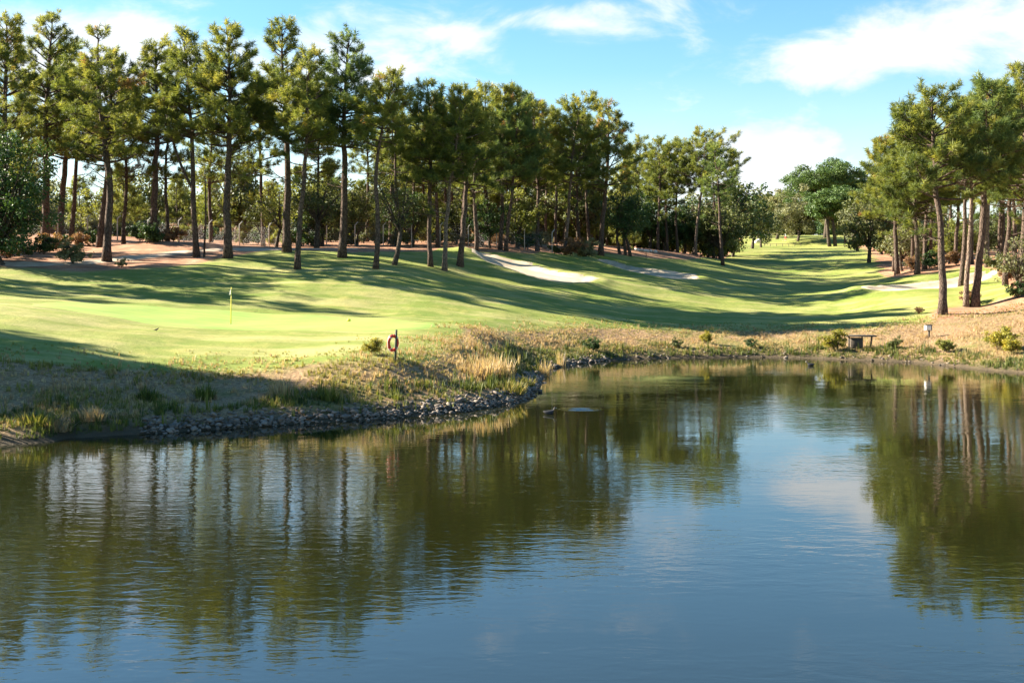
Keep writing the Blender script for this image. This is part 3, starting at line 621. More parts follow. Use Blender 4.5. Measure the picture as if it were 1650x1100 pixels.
scatter('bush', [BUSH[1], BUSH[4], BUSH[4], BUSH[0]], [(p, r.uniform(165, 190)) for p in np.arange(-100, 1180, 20)], 'dense scrub closing the view under the trees beyond the fence', 'bush', 'scrub thicket beyond the fence', 2.3, 3.3, 25)  # pale kinds favoured here too, brightness of the sunlit thicket carried by colour
scatter('bush', BUSH[:3], [(p, r.uniform(335, 360)) for p in np.arange(1140, 1470, 14)], 'distant scrub at the far end of the fairway', 'bush', 'scrub at the far end of the fairway', 3.0, 4.5, 26)
scatter('bush', BUSH[:3], [(p, r.uniform(165, 185)) for p in np.arange(1440, 1780, 18)], 'dense scrub closing the view behind the thick pine stand', 'bush', 'scrub behind the pine stand', 2.2, 3.2, 27)
def single_oak(px, d, label, cat='oak tree', name='oak_tree', rotz=0, **kw):
    x, y, z = G(px, d); return place_tree(name, oak_meshes('oak_%d' % px, 900 + px, **kw), (x, y, z), label, cat, None, rotz)
single_oak(4, 90, 'dense dark green evergreen oak with foliage down to the path', Ht=11.0, Rw=3.9, cb=.08, mat=M_OAK_DARK, lsize=.22, per=110, nlimb=30, tone=.5)
single_oak(-45, 93, 'dark evergreen oak half out of view behind the dense one', Ht=8.5, Rw=3.6, cb=.12, mat=M_OAK_DARK, lsize=.24, per=90, nlimb=18, tone=.4)
single_oak(634, 97, 'small branching tree with a forked trunk and thin olive foliage on the slope', Ht=8.2, Rw=2.5, cb=.33, mat=M_OAK, lsize=.17, per=70, nlimb=16, tone=.5, trunk_r=.19)
single_oak(1008, 134, 'round bushy evergreen on three dark stems with a bright clipped top', Ht=8.0, Rw=3.0, cb=.26, mat=M_OAK_DARK, lsize=.2, per=130, nlimb=24, stems=3, tone=.6, trunk_r=.17)
single_oak(510, 112, 'gnarled cork oak leaning over the pale soil by the fence', Ht=7.2, Rw=3.2, cb=.33, mat=M_OAK, lsize=.2, per=75, nlimb=12, tone=.4, trunk_r=.24)
single_oak(445, 116, 'low spreading oak beside the fence post with bent top', Ht=6, Rw=2.8, cb=.3, mat=M_LIGHT, lsize=.2, per=70, nlimb=12, tone=.35)
single_oak(1285, 238, 'grey-green olive-like tree on the tee mound beside the golfer', Ht=9.5, Rw=6.0, cb=.22, mat=M_OLIVE, lsize=.32, per=90, nlimb=20, tone=.55)
single_oak(1375, 205, 'small thin tree standing alone on the far fairway', Ht=6.5, Rw=2.2, cb=.4, mat=M_LIGHT, lsize=.24, per=60, nlimb=10, tone=.4, trunk_r=.12)
single_oak(1645, 94, 'leafy young oak shrub on the red soil slope', Ht=4.4, Rw=2.1, cb=.15, mat=M_OLIVE, lsize=.17, per=100, nlimb=14, tone=.5)
for px, d, Ht, Rw, lab in ((1330, 262, 18.5, 8.8, 'huge umbrella pine with a domed crown at the end of the fairway'), (1342, 228, 12.5, 6.2, 'umbrella pine with a thick dark double trunk on the far fairway'), (1368, 268, 16.0, 7.5, 'umbrella pine behind the domed giant, smaller and flatter'), (1252, 275, 12.5, 5.5, 'old umbrella pine with pale bare limbs behind the tee mound')):
    x, y, z = G(px, d); place_tree('umbrella_pine', oak_meshes('umbrella_%d' % px, 1200 + px, Ht=Ht, Rw=Rw, cb=.42, mat=M_OAK_DARK if px != 1252 else M_OLIVE, lsize=.38, per=62, nlimb=26, stems=2 if px == 1342 else 1, tone=.85, umbrella=True), (x, y, z), lab, 'umbrella pine')
rl = np.random.default_rng(31)
for k in range(21):
    x, y = -47 - 7.5 * (k % 7) + rl.normal(0, 1.5) - (k // 7) * 4, 86 + 10 * (k // 7) + rl.normal(0, 2)
    if x / y > -.46: x = -.47 * y - abs(rl.normal(0, 2))
    sc_p = rl.uniform(.95, 1.1); place_tree('pine_tree', PROTO[k % 4], (x, y, H1(x, y)), 'pine of the row that goes on along the slope, its shade streaking the grass', 'pine tree', 'pines farther along the slope', rl.uniform(0, 6), sc_p)
# trees beyond the picture's left edge whose shade lies across the bank
for k, (x, y, s) in enumerate([(-36, 51.5, .9), (-41, 53.5, 1.0), (-47, 55, 1.1), (-40, 48.5, 1.0), (-46, 51, 1.05), (-53, 57, 1.1), (-35, 46, .95), (-52, 53, 1.1), (-37, 49, .9), (-43, 51.5, 1.0)]):
    place_tree('pine_tree', PROTO[k % 4], (x, y, H1(x, y)), 'pine in the grove shading the dry pond bank from beyond the slope', 'pine tree', 'pines shading the bank', k * 1.7, (s * 1.25, s * 1.25, s))
    if k < 5: place_tree('oak_tree', OAKS[k % 5], (x - 1.5, y - .8, H1(x - 1.5, y - .8)), 'oak in the grove shading the dry pond bank from beyond the slope', 'oak tree', 'oaks shading the bank', k * 2.1, (1.2, 1.2, 1.2))

# ------------------------------------------------------------------ stones of the pond edge
M_STONE, t = material('grey_stone')
tc = N(t, 'ShaderNodeNewGeometry').outputs['Position']; oi = N(t, 'ShaderNodeAttribute', attribute_name='tint').outputs['Fac']; orr = N(t, 'ShaderNodeObjectInfo').outputs['Random']
n = noise_tex(t, 9, 5, .65, tc)
cst = ramp(t, mathn(t, 'FRACT', mathn(t, 'ADD', oi, orr)), [(0, (.06, .048, .038)), (.35, (.14, .112, .09)), (.7, (.26, .215, .175)), (1, (.13, .092, .065))])
principled(t, mixc(t, maprange(t, n, .35, .7, 0, .6), cst, (.16, .135, .11)), .85, n, .7, .03, .25)
def stone_geo(seed):
    r = np.random.default_rng(seed); bm = bmesh.new()
    p = unit(r.normal(size=(15, 3))) * r.uniform(.8, 1.1, (15, 1)) * [1, .72, .52]
    for q in p: bm.verts.new(q)
    bmesh.ops.convex_hull(bm, input=bm.verts); bmesh.ops.delete(bm, geom=[v for v in bm.verts if not v.link_faces], context='VERTS'); bmesh.ops.triangulate(bm, faces=bm.faces)
    bm.verts.index_update(); v = np.array([q.co[:] for q in bm.verts]); f = np.array([[q.index for q in fa.verts] for fa in bm.faces]); bm.free(); return v, f
SG = [stone_geo(40 + k) for k in range(14)]
SM = [tri_mesh('stone', v, f, M_STONE, np.full(len(v), .5)) for v, f in SG]
rk = np.random.default_rng(77)
# a strip of stones follows the shore from the grassy corner round the point
idx = np.arange(8, 95); A = SHORE_S[idx]; seg = np.linalg.norm(np.diff(A, axis=0), axis=1); cum = np.r_[0, np.cumsum(seg)]
cand = []
while len(cand) < 3000:
    u = rk.uniform(0, cum[-1]); c = np.array([np.interp(u, cum, A[:, 0]), np.interp(u, cum, A[:, 1])]); px = CX + F * c[0] / c[1]
    g = np.array([np.interp(u + .5, cum, A[:, 0]) - np.interp(u - .5, cum, A[:, 0]), np.interp(u + .5, cum, A[:, 1]) - np.interp(u - .5, cum, A[:, 1])]); g /= np.linalg.norm(g) + 1e-9
    nrm = np.array([-g[1], g[0]])
    if px < 160 + rk.normal(0, 25) or (px > 985 and rk.random() < .95): continue
    wdt = 1.2 if px < 870 and c[1] < 60 else .9
    off = rk.triangular(-.25, .35, wdt); q = c + nrm * off
    cand.append((q[0], q[1], float(np.clip(rk.lognormal(-2.5, .40), .035, .22))))
cand = np.array(cand); ss = sdist(cand[:, 0], cand[:, 1], SHORE_S); cand = cand[(ss > -.4)]; ss = ss[ss > -.4] if False else sdist(cand[:, 0], cand[:, 1], SHORE_S)
hz = height(cand[:, 0], cand[:, 1]); app = cand[:, 2] / cand[:, 1]; order = np.argsort(-app)
sb = Acc()
bank = bpy.data.objects.new('stone_edging', None); COL.objects.link(bank); bank.location = (0, 0, 0); tag(bank, kind='structure')
for k, i in enumerate(order):
    x, y, s = cand[i]; rot = (rk.uniform(-.35, .35), rk.uniform(-.35, .35), rk.uniform(0, 6.28)); z = hz[i] + s * rk.uniform(.05, .55)
    if k < 300:
        o = obj('stone', SM[rk.integers(14)], bank, (x, y, z), 0, (s, s, s)); o.rotation_euler = rot
    else:
        v, f = SG[rk.integers(14)]; c_, s_ = math.cos(rot[2]), math.sin(rot[2]); v = v @ np.array([[c_, s_, 0], [-s_, c_, 0], [0, 0, 1]]); sb.add(v * s + [x, y, z], f, rk.random())
o = obj('small_stones', sb.mesh('small_stones', M_STONE), bank); tag(o, kind='stuff')

# ------------------------------------------------------------------ grass
def blade_tuft(seed, n=7, spread=.35):
    r = np.random.default_rng(seed); V = []; Fc = []
    for k in range(n):
        az = r.uniform(0, 6.28); b = r.normal(0, .10, 2); L = r.uniform(.6, 1.1); out = r.uniform(.1, 1) * spread; d = np.array([math.cos(az), math.sin(az)]); w = r.uniform(.022, .042)
        sd = np.array([-d[1], d[0]]) * w; m_ = b + d * out * .35 * L; e = b + d * out * L
        V += [(*(b - sd), -.05), (*(b + sd), -.05), (*(m_ + sd * .8), .58 * L), (*(m_ - sd * .8), .58 * L), (*e, L)]; i = k * 5
        Fc += [(i, i + 1, i + 2), (i, i + 2, i + 3), (i + 3, i + 2, i + 4)]
    return np.array(V, float), np.array(Fc)
BT = [blade_tuft(60 + k) for k in range(8)]; BTV = np.array([b[0] for b in BT]); BTF = BT[0][1]
def grass_mesh(name, x, y, h, tint, mat, seed, width=1.0):
    r = np.random.default_rng(seed); n = len(x); z = height(x, y); th = r.uniform(0, 6.28, n); T = BTV[r.integers(0, 8, n)].copy()
    c, s_ = np.cos(th)[:, None], np.sin(th)[:, None]; hh = h[:, None]; wd = (width * np.clip(.55 * h + .2, 0, 1.1))[:, None]
    v = np.stack([(T[..., 0] * c - T[..., 1] * s_) * wd + x[:, None], (T[..., 0] * s_ + T[..., 1] * c) * wd + y[:, None], T[..., 2] * hh + z[:, None]], -1)
    k = v.shape[1]; f = (BTF[None] + (np.arange(n) * k)[:, None, None]).reshape(-1, 3)
    return tri_mesh(name, v.reshape(-1, 3), f, mat, np.repeat(tint, k))
rg = np.random.default_rng(9)
def patchy(x, y, sc, seed):
    r = np.random.default_rng(seed); v = 0
    for k in range(6):
        a = r.uniform(0, 6.28); w = sc * r.uniform(.5, 2.2); v = v + np.sin((x * math.cos(a) + y * math.sin(a)) * w + r.uniform(0, 6.28))
    return v / 3
NS = 175000
ux, uy = rg.uniform(-24, 42, NS), rg.uniform(36, 98, NS); us = sdist(ux, uy, SHORE_S); upx = CX + F * ux / uy
ok = (us > .25) & (upx > -40) & (upx < 1700); ux, uy, us, upx = ux[ok], uy[ok], us[ok], upx[ok]
lim = np.interp(upx, [0, 300, 500, 640, 700, 800, 900, 1000, 1200, 1400, 1520, 1650], [9, 7.5, 6, 4.6, 4.2, 5.2, 5.5, 6.0, 6.8, 8.5, 13, 18])
pa = patchy(ux, uy, .9, 1); stony = ((upx > 235) & (upx < 1000))
dens = np.clip(1.15 - us / (lim + 1.5), 0, 1) * np.clip(.75 + .5 * pa, .12, 1)
sel = (us < lim + 2.5) & (rg.random(len(ux)) < dens) & (us > np.where(stony & (uy < 62), 1.9, .9))
x, y, s_, p_ = ux[sel], uy[sel], us[sel], upx[sel]
tall = np.exp(-((p_ - 800) / 42) ** 2 - ((y - 55) / 6) ** 2)
h = (rg.uniform(.06, .22, len(x)) * (1 + .5 * np.clip(patchy(x, y, 1.3, 4), -.6, 1))) * (1 + 2.0 * tall) * np.where(y > 68, .9, 1.0)
tag(obj('dry_grass', grass_mesh('dry_grass', x, y, h, np.clip(rg.normal(.5, .2, len(x)) + .15 * patchy(x, y, 1, 8), 0, 1), M_STRAW, 5)), 'straw-coloured dry grass covering the pond bank', 'grass', kind='stuff')
gl = np.where(uy < 62, 2.6, 2.2)
sel = (us < gl + .8 * pa) & (us > np.where(stony & (uy < 62), np.where(rg.random(len(ux)) < .13, .3, 1.15), .15))
x, y, s_, p_ = ux[sel], uy[sel], us[sel], upx[sel]; k = 1
h = rg.uniform(.09, .30, len(x)) * np.where(p_ < 250, .8, 1) * (1 + .6 * np.clip(patchy(x, y, 1.7, 14), -.7, 1)) * np.where(y > 66, .75, 1.0) * (1 + 1.6 * (rg.random(len(x)) < .06)) * np.where((p_ > 1250) & (p_ < 1560), 1.15, 1)
tag(obj('shore_grass', grass_mesh('shore_grass', x, y, h, np.clip(rg.normal(.5, .22, len(x)) + .2 * patchy(x, y, 1.2, 18), 0, 1), M_BLADE, 6)), 'tall green grass and weeds along the waterline', 'grass', kind='stuff')
sel = (us > lim - 2) & (us < lim + 5) & (rg.random(len(ux)) < np.clip(.45 - np.abs(us - lim) / 9, 0, 1)) & (pa > -.5) & ~((upx > 40) & (upx < 700) & (uy > 60))
wd_ = (upx < 700) & (uy < 60) & (us > 2.2) & (us < lim) & (patchy(ux, uy, .8, 33) + .5 * patchy(ux, uy, 2.4, 34) > .15) & (rg.random(len(ux)) < .75)
sel = sel | wd_; x, y = ux[sel], uy[sel]; h = np.where(wd_[sel], rg.uniform(.08, .26, len(x)), rg.uniform(.05, .13, len(x)))
tag(obj('rough_grass', grass_mesh('rough_grass', x, y, h, np.clip(rg.normal(.45, .22, len(x)), 0, 1), M_ROUGH, 7)), 'short yellow-green rough grass above the dry bank', 'grass', kind='stuff')

def clump(name, px, d, Ht, Rw, n, mat, tone, label, cat, seed, lean=.35):
    r = np.random.default_rng(seed); th = r.uniform(0, 6.28, n); rr = Rw * np.sqrt(r.random(n)); x0, y0, z0 = G(px, d)
    acc = Acc()
    for k in range(n):
        b = np.array([math.cos(th[k]) * rr[k] * .75, math.sin(th[k]) * rr[k] * .75, -.06]); L = Ht * r.uniform(.35, 1.15) * (1 - .35 * rr[k] / Rw)
        o_ = np.array([math.cos(th[k]), math.sin(th[k]), 0]) * lean * L * rr[k] / Rw + np.append(r.normal(0, .13, 2), 0)
        w = unit(np.array([-o_[1], o_[0], 0]) + 1e-6) * .014 * r.uniform(.7, 1.5); m_ = b + o_ * .4 + [0, 0, L * .6]; e = b + o_ + [0, 0, L]
        acc.add([b - w, b + w, m_ + w, m_ - w, e], [(0, 1, 2), (0, 2, 3), (3, 2, 4)], np.clip(tone + r.normal(0, .15), 0, 1))
    o = obj(name, acc.mesh(name, mat), None, (x0, y0, z0)); return tag(o, label, cat)
clump('rush_clump', 238, 44.0, .8, .5, 220, M_BLADE, .35, 'dark upright rush clump on the shaded bank above the stones', 'rush', 1, .2)
clump('grass_clump', 62, 39.6, .65, .8, 320, M_BLADE, .75, 'bright green arching grass clump at the waterline corner', 'grass clump', 2, .7)
clump('grass_clump', 92, 39.7, .55, .7, 300, M_STRAW, .5, 'tan seeding grass clump next to the bright green one', 'grass clump', 3, .6)
clump('grass_clump', 150, 40.7, .6, .6, 260, M_STRAW, .6, 'golden grass clump where the stone edging begins', 'grass clump', 4, .5)
clump('grass_clump', 455, 45.6, .9, .6, 240, M_STRAW, .6, 'pale feathery grass clump catching light above the stones', 'grass clump', 5, .35)
clump('grass_clump', 330, 45.2, .8, .5, 200, M_BLADE, .5, 'green grass clump above the middle of the stone edging', 'grass clump', 6, .35)
clump('grass_clump', 530, 45.6, .7, .5, 200, M_BLADE, .7, 'sunlit green grass clump above the stones below the life ring', 'grass clump', 7, .4)
clump('reed_clump', 905, 69.2, 1.5, .35, 60, M_STRAW, .8, 'thin pale reeds standing in the water off the stony point', 'reed', 8, .15)
clump('reed_clump', 878, 63.0, 1.2, .5, 120, M_STRAW, .7, 'buff reed clump on the stony point', 'reed', 9, .3)
clump('reed_clump', 800, 54.5, 1.25, 1.1, 420, M_STRAW, .65, 'tall feathery dry grass stand on the point', 'reed', 10, .3)
clump('reed_clump', 775, 53.0, 1.1, 1.0, 360, M_STRAW, .6, 'slightly shorter dry grass stand uphill of the tall feathery one', 'reed', 11, .3)
clump('grass_clump', 822, 51.6, .75, .9, 380, M_BLADE, .85, 'vivid green grass clump at the foot of the feathery stand', 'grass clump', 12, .5)
clump('grass_clump', 846, 55.5, .6, .6, 220, M_BLADE, .8, 'green grass clump spilling over the stones of the point', 'grass clump', 13, .5)
for px, d, s, lab in ((1345, 76.2, 1.0, 'yellow-topped green bush beside the dark slab'), (1612, 70.5, 1.05, 'bright yellow bush near the pale shore at the pond edge'), (1137, 79.5, .6, 'small yellow bush alone on the dry far bank'), (1630, 69.0, .75, 'golden green bush next to the bright yellow one'), (600, 51.0, .55, 'low yellow weed behind the life ring post')):
    x, y, z = G(px, d); place_tree('broom_bush', oak_meshes('broom_%d' % px, 1500 + px, 1.45, .75, .05, M_YELLOW, .10, 1300, 10, stems=4, trunk_r=.016, tone=.55), (x, y, z), lab, 'bush', None, 0, s)
for px, d, s, k, lab in ((118, 92.5, 1.15, 1, 'grey-green rounded shrub on the path edge'), (196, 92, .45, 1, 'tiny grey shrub at the foot of the curved pine'), (1440, 75.8, .5, 0, 'green weed bush between the dark slab and the white box'), (1525, 72.6, .6, 4, 'leafy green bush at the waterline below the white box'), (955, 75.0, .55, 2, 'dark bush overhanging the end of the stone edging'), (1210, 78.5, .4, 2, 'dark weed bush at the far waterline'), (1090, 78.2, .4, 0, 'low dark green bush on the far waterline, nearer the stones'), (1560, 92.5, .75, 3, 'dry brown weeds at the foot of the leaning pair'), (1480, 88, .35, 3, 'dry weeds at the mown edge beside the big bank pine'), (1640, 90, .8, 2, 'dark low shrub on the red soil slope')):
    x, y, z = G(px, d); place_tree('shrub', BUSH[k], (x, y, z), lab, 'shrub', None, px, s)

# ------------------------------------------------------------------ fence behind the pines
M_CONC = simple('concrete_post', (.36, .34, .31), (.5, .48, .44), 6, .9)
M_WIRE = simple('galvanised_wire', (.25, .25, .24), (.35, .35, .34), 20, .5, .001, .4, .6)
e = obj('chain_link_fence', None); tag(e, 'wire fence on pale concrete posts with bent tops behind the pines', 'fence')
fx = np.arange(-48, 5, 2.9); fy = 117 + .12 * (fx + 48) + .6 * np.sin(fx * .2); fz = height(fx, fy)
wa = Acc(); pm = Acc(); pm.add(*tube([(0, 0, -.3), (0, 0, 2.05), (.0, 0, 2.15), (.33, -.05, 2.5)], [.07, .065, .062, .05], 4)); pme = pm.mesh('fence_post', M_CONC)
for a, b, c in zip(fx, fy, fz): obj('post', pme, e, (a, b, c), .78)
for k in range(len(fx) - 1):
    p, q = np.array([fx[k], fy[k], fz[k]]), np.array([fx[k + 1], fy[k + 1], fz[k + 1]])
    for h_ in (.05, .7, 1.35, 2.0, 2.2, 2.4): wa.add(*tube([p + [.2 * max(0, h_ - 2), 0, h_], q + [.2 * max(0, h_ - 2), 0, h_]], [.005, .005], 3, False))
    for u in np.arange(0, 1, .03):
        for sg in (-1, 1):
            a_ = p + (q - p) * u; b_ = p + (q - p) * np.clip(u + sg * .5, 0, 1); l = abs(np.clip(u + sg * .5, 0, 1) - u) / .5
            if l > .05: wa.add(*tube([a_ + [0, 0, .05], b_ + [0, 0, .05 + 1.95 * l]], [.0028, .0028], 3, False))
tag(obj('wire_mesh', wa.mesh('wire_mesh', M_WIRE), e), kind='stuff')

# ------------------------------------------------------------------ things on the course
M_YPOLE = simple('yellow_pole_paint', (.75, .60, .05), (.82, .68, .08), 10, .4)
M_WHITE = simple('white_cloth', (.74, .72, .64), (.82, .80, .73), 10, .7)
M_WHITEP = simple('weathered_white_paint', (.62, .60, .55), (.78, .76, .70), 9, .6)
M_RED = simple('red_plastic', (.62, .045, .022), (.70, .07, .03), 9, .45)
M_WOOD = simple('dark_green_post', (.055, .065, .035), (.10, .10, .055), 12, .8)
M_DARKWOOD = simple('dark_weathered_wood', (.05, .04, .032), (.11, .09, .07), 9, .85)
M_BLACK = simple('black_feathers', (.012, .012, .013), (.03, .03, .032), 30, .6)
M_HOLE = simple('hole_liner', (.03, .03, .03), (.05, .05, .05), 10, .8)
x, y, z = G(372, 68.6); e = obj('flagstick', None, None, (x, y, z + .05)); tag(e, 'yellow flagstick with a limp white flag on the putting green', 'flagstick')
a = Acc(); a.add(*tube([(0, 0, -.12), (.01, 0, 1.0), (.03, 0, 2.13)], [.028, .025, .02], 8)); obj('pole', a.mesh('pole', M_YPOLE, True), e)
a = Acc(); nU, nV = 9, 12; V = []
for i in range(nU):
    for j in range(nV):
        u, v_ = i / (nU - 1), j / (nV - 1); wdt = .17 * (v_ ** .7) + .035
        V.append((.03 - wdt * u * (.9) + .06 * u * v_, .035 * math.sin(u * 8 + v_ * 2) * (.4 + v_), 2.12 - .42 * v_ - .10 * u * (1 - v_) - .03 * u))
i, j = np.meshgrid(np.arange(nU - 1), np.arange(nV - 1), indexing='ij'); q = np.stack([i * nV + j, i * nV + j + 1, (i + 1) * nV + j + 1, (i + 1) * nV + j], -1).reshape(-1, 4)
a.add(V, np.concatenate([q[:, :3], q[:, [0, 2, 3]]])); fo = obj('flag', a.mesh('flag', M_WHITE, True), e); md = fo.modifiers.new('thickness', 'SOLIDIFY'); md.thickness = .006
a = Acc(); a.add(*tube([(0, 0, -.1), (0, 0, .012)], [.054, .054], 16)); obj('cup', a.mesh('cup', M_HOLE), e)

x, y, z = G(638, 50); e = obj('life_ring_post', None, None, (x, y, z)); tag(e, 'dark green wooden post carrying the red life ring', 'post')
a = Acc(); a.add(*tube([(-.035, 0, -.3), (-.02, 0, .5), (.015, 0, 1.36)], [.058, .055, .05], 10)); obj('pole', a.mesh('pole', M_WOOD, True), e)
a = Acc(); a.add(*tube([(.0, 0, 1.12), (.0, -.12, 1.13), (0, -.13, 1.17)], [.012, .012, .01], 6)); obj('hook', a.mesh('hook', M_WIRE, True), e)
def torus_part(a0, a1, R=.30, r=.068, n=16, sides=10):
    th = np.linspace(a0, a1, n); p = np.c_[np.cos(th) * R, np.zeros(n), np.sin(th) * R]; return tube(p, np.full(n, r), sides)
ring = obj('life_ring', None, None, (x - .115, y - .10, z + .80), math.radians(58)); tag(ring, 'red life ring with pale bands hanging on the wooden post', 'life ring')
a = Acc(); a.add(*torus_part(0, 2 * math.pi, n=41)); obj('ring_body', a.mesh('ring_body', M_RED, True), ring)
for k in range(4):
    c_ = math.pi / 4 + k * math.pi / 2; a = Acc(); a.add(*torus_part(c_ - .07, c_ + .07, r=.0705, n=5)); obj('band', a.mesh('band', M_WHITEP, True), ring)
th = np.linspace(0, 2 * math.pi, 49); rr_ = .385 + .02 * np.cos(th * 4 + math.pi); a = Acc(); a.add(*tube(np.c_[np.cos(th) * rr_, np.zeros(49), np.sin(th) * rr_], np.full(49, .009), 5)); obj('rope', a.mesh('rope', M_WHITE, True), ring)

x, y, z = G(1496, 78.5); e = obj('post_box', None, None, (x, y, z), .35); tag(e, 'small white-faced box on a short dark post on the dry bank', 'box')
a = Acc(); a.add(*box((.06, .02, .22), (.11, .11, .9), 0, .012)); obj('post', a.mesh('post', M_DARKWOOD), e)
a = Acc(); a.add(*box((-.02, 0, .62), (.46, .24, .36), 0, .015)); obj('box_body', a.mesh('box_body', M_DARKWOOD), e)
a = Acc(); a.add(*box((-.06, -.128, .62), (.36, .012, .31), 0, .003)); a.add(*box((-.256, .0, .62), (.012, .21, .31), 0, .003)); obj('face_plate', a.mesh('face_plate', M_WHITEP), e)
a = Acc(); a.add(*box((-.02, 0, .82), (.52, .30, .035), 0, .01)); obj('lid', a.mesh('lid', M_DARKWOOD), e)

x, y, z = G(1386, 76.9); e = obj('outlet_platform', None, None, (x, y, z), -.05); tag(e, 'dark slab on short supports at the far waterline', 'platform')
zs = wz(541, 76.9) - z
for k in range(3):
    a = Acc(); a.add(*box((0, -.3 + .31 * k, zs), (1.95 - .06 * k, .29, .09), 0, .015)); obj('plank', a.mesh('plank', M_DARKWOOD), e)
for sx in (-.75, .1, .72):
    a = Acc(); a.add(*tube([(sx - (.12 if sx > .5 else 0), -.1, -.35), (sx, -.1, zs - .05)], [.06, .055], 6)); obj('support', a.mesh('support', M_DARKWOOD), e)
a = Acc(); a.add(*box((-.25, .05, zs / 2 - .25), (.75, .5, zs + .25), 0, .02)); obj('chamber', a.mesh('chamber', M_DARKWOOD), e)

def loft(rings, sides=14):
    """rings: centre, half width y, half height z, along x"""
    V = []; th = np.arange(sides) * 2 * math.pi / sides
    for cx_, cz, wy, wz_ in rings: V += [(cx_, math.cos(a) * wy, cz + math.sin(a) * wz_) for a in th]
    n = len(rings); i, j = np.meshgrid(np.arange(n - 1), np.arange(sides), indexing='ij'); j2 = (j + 1) % sides
    q = np.stack([i * sides + j, i * sides + j2, (i + 1) * sides + j2, (i + 1) * sides + j], -1).reshape(-1, 4)
    return np.array(V), np.concatenate([q[:, :3], q[:, [0, 2, 3]]])
M_BEAK = simple('pale_beak', (.6, .55, .45), (.7, .65, .55), 20, .5)
def coot(px, py, rz, lab, s=1.0):
    d = F * CH / (py - HY); e = obj('coot', None, None, (wx(px, d), d, .0), rz, s); tag(e, lab, 'bird')
    a = Acc(); a.add(*loft([(-.20, .09, .002, .002), (-.17, .075, .035, .03), (-.10, .05, .075, .06), (0, .04, .095, .085), (.08, .05, .085, .08), (.12, .08, .06, .065), (.14, .13, .038, .04), (.15, .17, .034, .036), (.17, .195, .033, .034), (.195, .19, .022, .022), (.205, .188, .003, .003)]))
    obj('body', a.mesh('body', M_BLACK, True), e)
    a = Acc(); a.add(*loft([(.198, .19, .016, .014), (.22, .186, .010, .008), (.24, .182, .002, .002)], 8)); obj('beak', a.mesh('beak', M_BEAK, True), e)
coot(885, 667, .1, 'black coot swimming off the stony point beside the ripple', 1.25)
coot(1306, 589, 2.9, 'black coot swimming close to the far grassy shore', 1.25)
# ring of small waves on the water
nr, na = 40, 48; V = []
for i in range(nr):
    for j in range(na):
        r_ = .95 * i / (nr - 1); a_ = j * 2 * math.pi / na; V.append((r_ * math.cos(a_), r_ * math.sin(a_) * .8, .003 + (.007 + .0075 * (1 - .5 * r_ / .95) * math.cos(r_ * 38 + .8 * math.sin(a_ * 3))) * min(1, (nr - 1 - i) / 16)))
i, j = np.meshgrid(np.arange(nr - 1), np.arange(na), indexing='ij'); j2 = (j + 1) % na; q = np.stack([i * na + j, (i + 1) * na + j, (i + 1) * na + j2, i * na + j2], -1).reshape(-1, 4)
d = F * CH / (659.5 - HY); tag(obj('water_ripple', tri_mesh('water_ripple', np.array(V), q, M_WATER, smooth=True), None, (wx(935, d), d, 0)), 'small ring of ripples on the pond off the stony point', 'ripple', kind='stuff')

# a small bird on the grass and a yellow ball marker
x, y, z = G(252, 57); e = obj('blackbird', None, None, (x, y, z + .02), .3); tag(e, 'tiny dark bird standing on the grass at the edge of the green', 'bird')
a = Acc(); a.add(*loft([(-.16, .10, .004, .003), (-.10, .105, .018, .01), (-.05, .11, .035, .03), (.02, .125, .04, .042), (.06, .15, .03, .035), (.085, .175, .026, .026), (.11, .178, .018, .018), (.12, .176, .003, .003)], 10)); obj('body', a.mesh('body', M_BLACK, True), e)
a = Acc(); a.add(*loft([(.115, .176, .007, .006), (.145, .172, .001, .001)], 6)); obj('beak', a.mesh('beak', M_YPOLE, True), e)
for sg in (-1, 1): a = Acc(); a.add(*tube([(.01, sg * .02, .1), (.0, sg * .022, .05), (.02, sg * .022, -.03)], [.006, .004, .004], 5)); obj('leg', a.mesh('leg', M_BLACK), e)
x, y, z = G(562, 71.5); e = obj('ground_marker', None, None, (x, y, z)); tag(e, 'small yellow ground marker on the fringe of the putting green', 'marker')
a = Acc(); a.add(*loft([(-.12, .12, .01, .01), (-.10, .12, .06, .06), (-.04, .12, .10, .09), (.04, .12, .10, .09), (.10, .12, .06, .06), (.12, .12, .01, .01)], 12)); obj('head', a.mesh('head', M_YPOLE, True), e)
a = Acc(); a.add(*tube([(0, 0, -.15), (0, 0, .06)], [.02, .025], 8)); obj('spike', a.mesh('spike', M_DARKWOOD), e)

# far tee: boulder, low rail, golfer; pale stones by the wood; stakes
M_PALE = simple('pale_rock', (.50, .47, .42), (.66, .63, .58), 3, .9, .05)
def boulder(px, d, s, lab, group=None, k=0):
    x, y, z = G(px, d); v, f = stone_geo(500 + k); o = obj('boulder', tri_mesh('boulder', v, f, M_PALE), None, (x, y, z + s[2] * .25), k * 1.3, s); return tag(o, lab, 'boulder', group)
boulder(1221, 248, (.95, .7, 1.5), 'white boulder on the far tee mound')
for k, (px, d) in enumerate(((1026, 146), (1033, 147), (1041, 147), (1049, 148), (1055, 148))): boulder(px, d, (.5, .4, .5), 'pale grey stone in the row at the edge of the dark wood', 'stones at the wood edge', k + 3)
x, y, z = G(1261, 232); e = obj('low_rail', None, None, (x, y, z)); tag(e, 'low wooden rail along the far tee mound', 'rail')
rx = np.arange(-3.6, 3.7, 1.2); rz_ = height(rx + x, np.full(len(rx), y)) - z
for a_, b_ in zip(rx, rz_): a = Acc(); a.add(*box((a_, 0, b_ + .2), (.08, .08, .8), 0, .01)); obj('post', a.mesh('post', M_DARKWOOD), e)
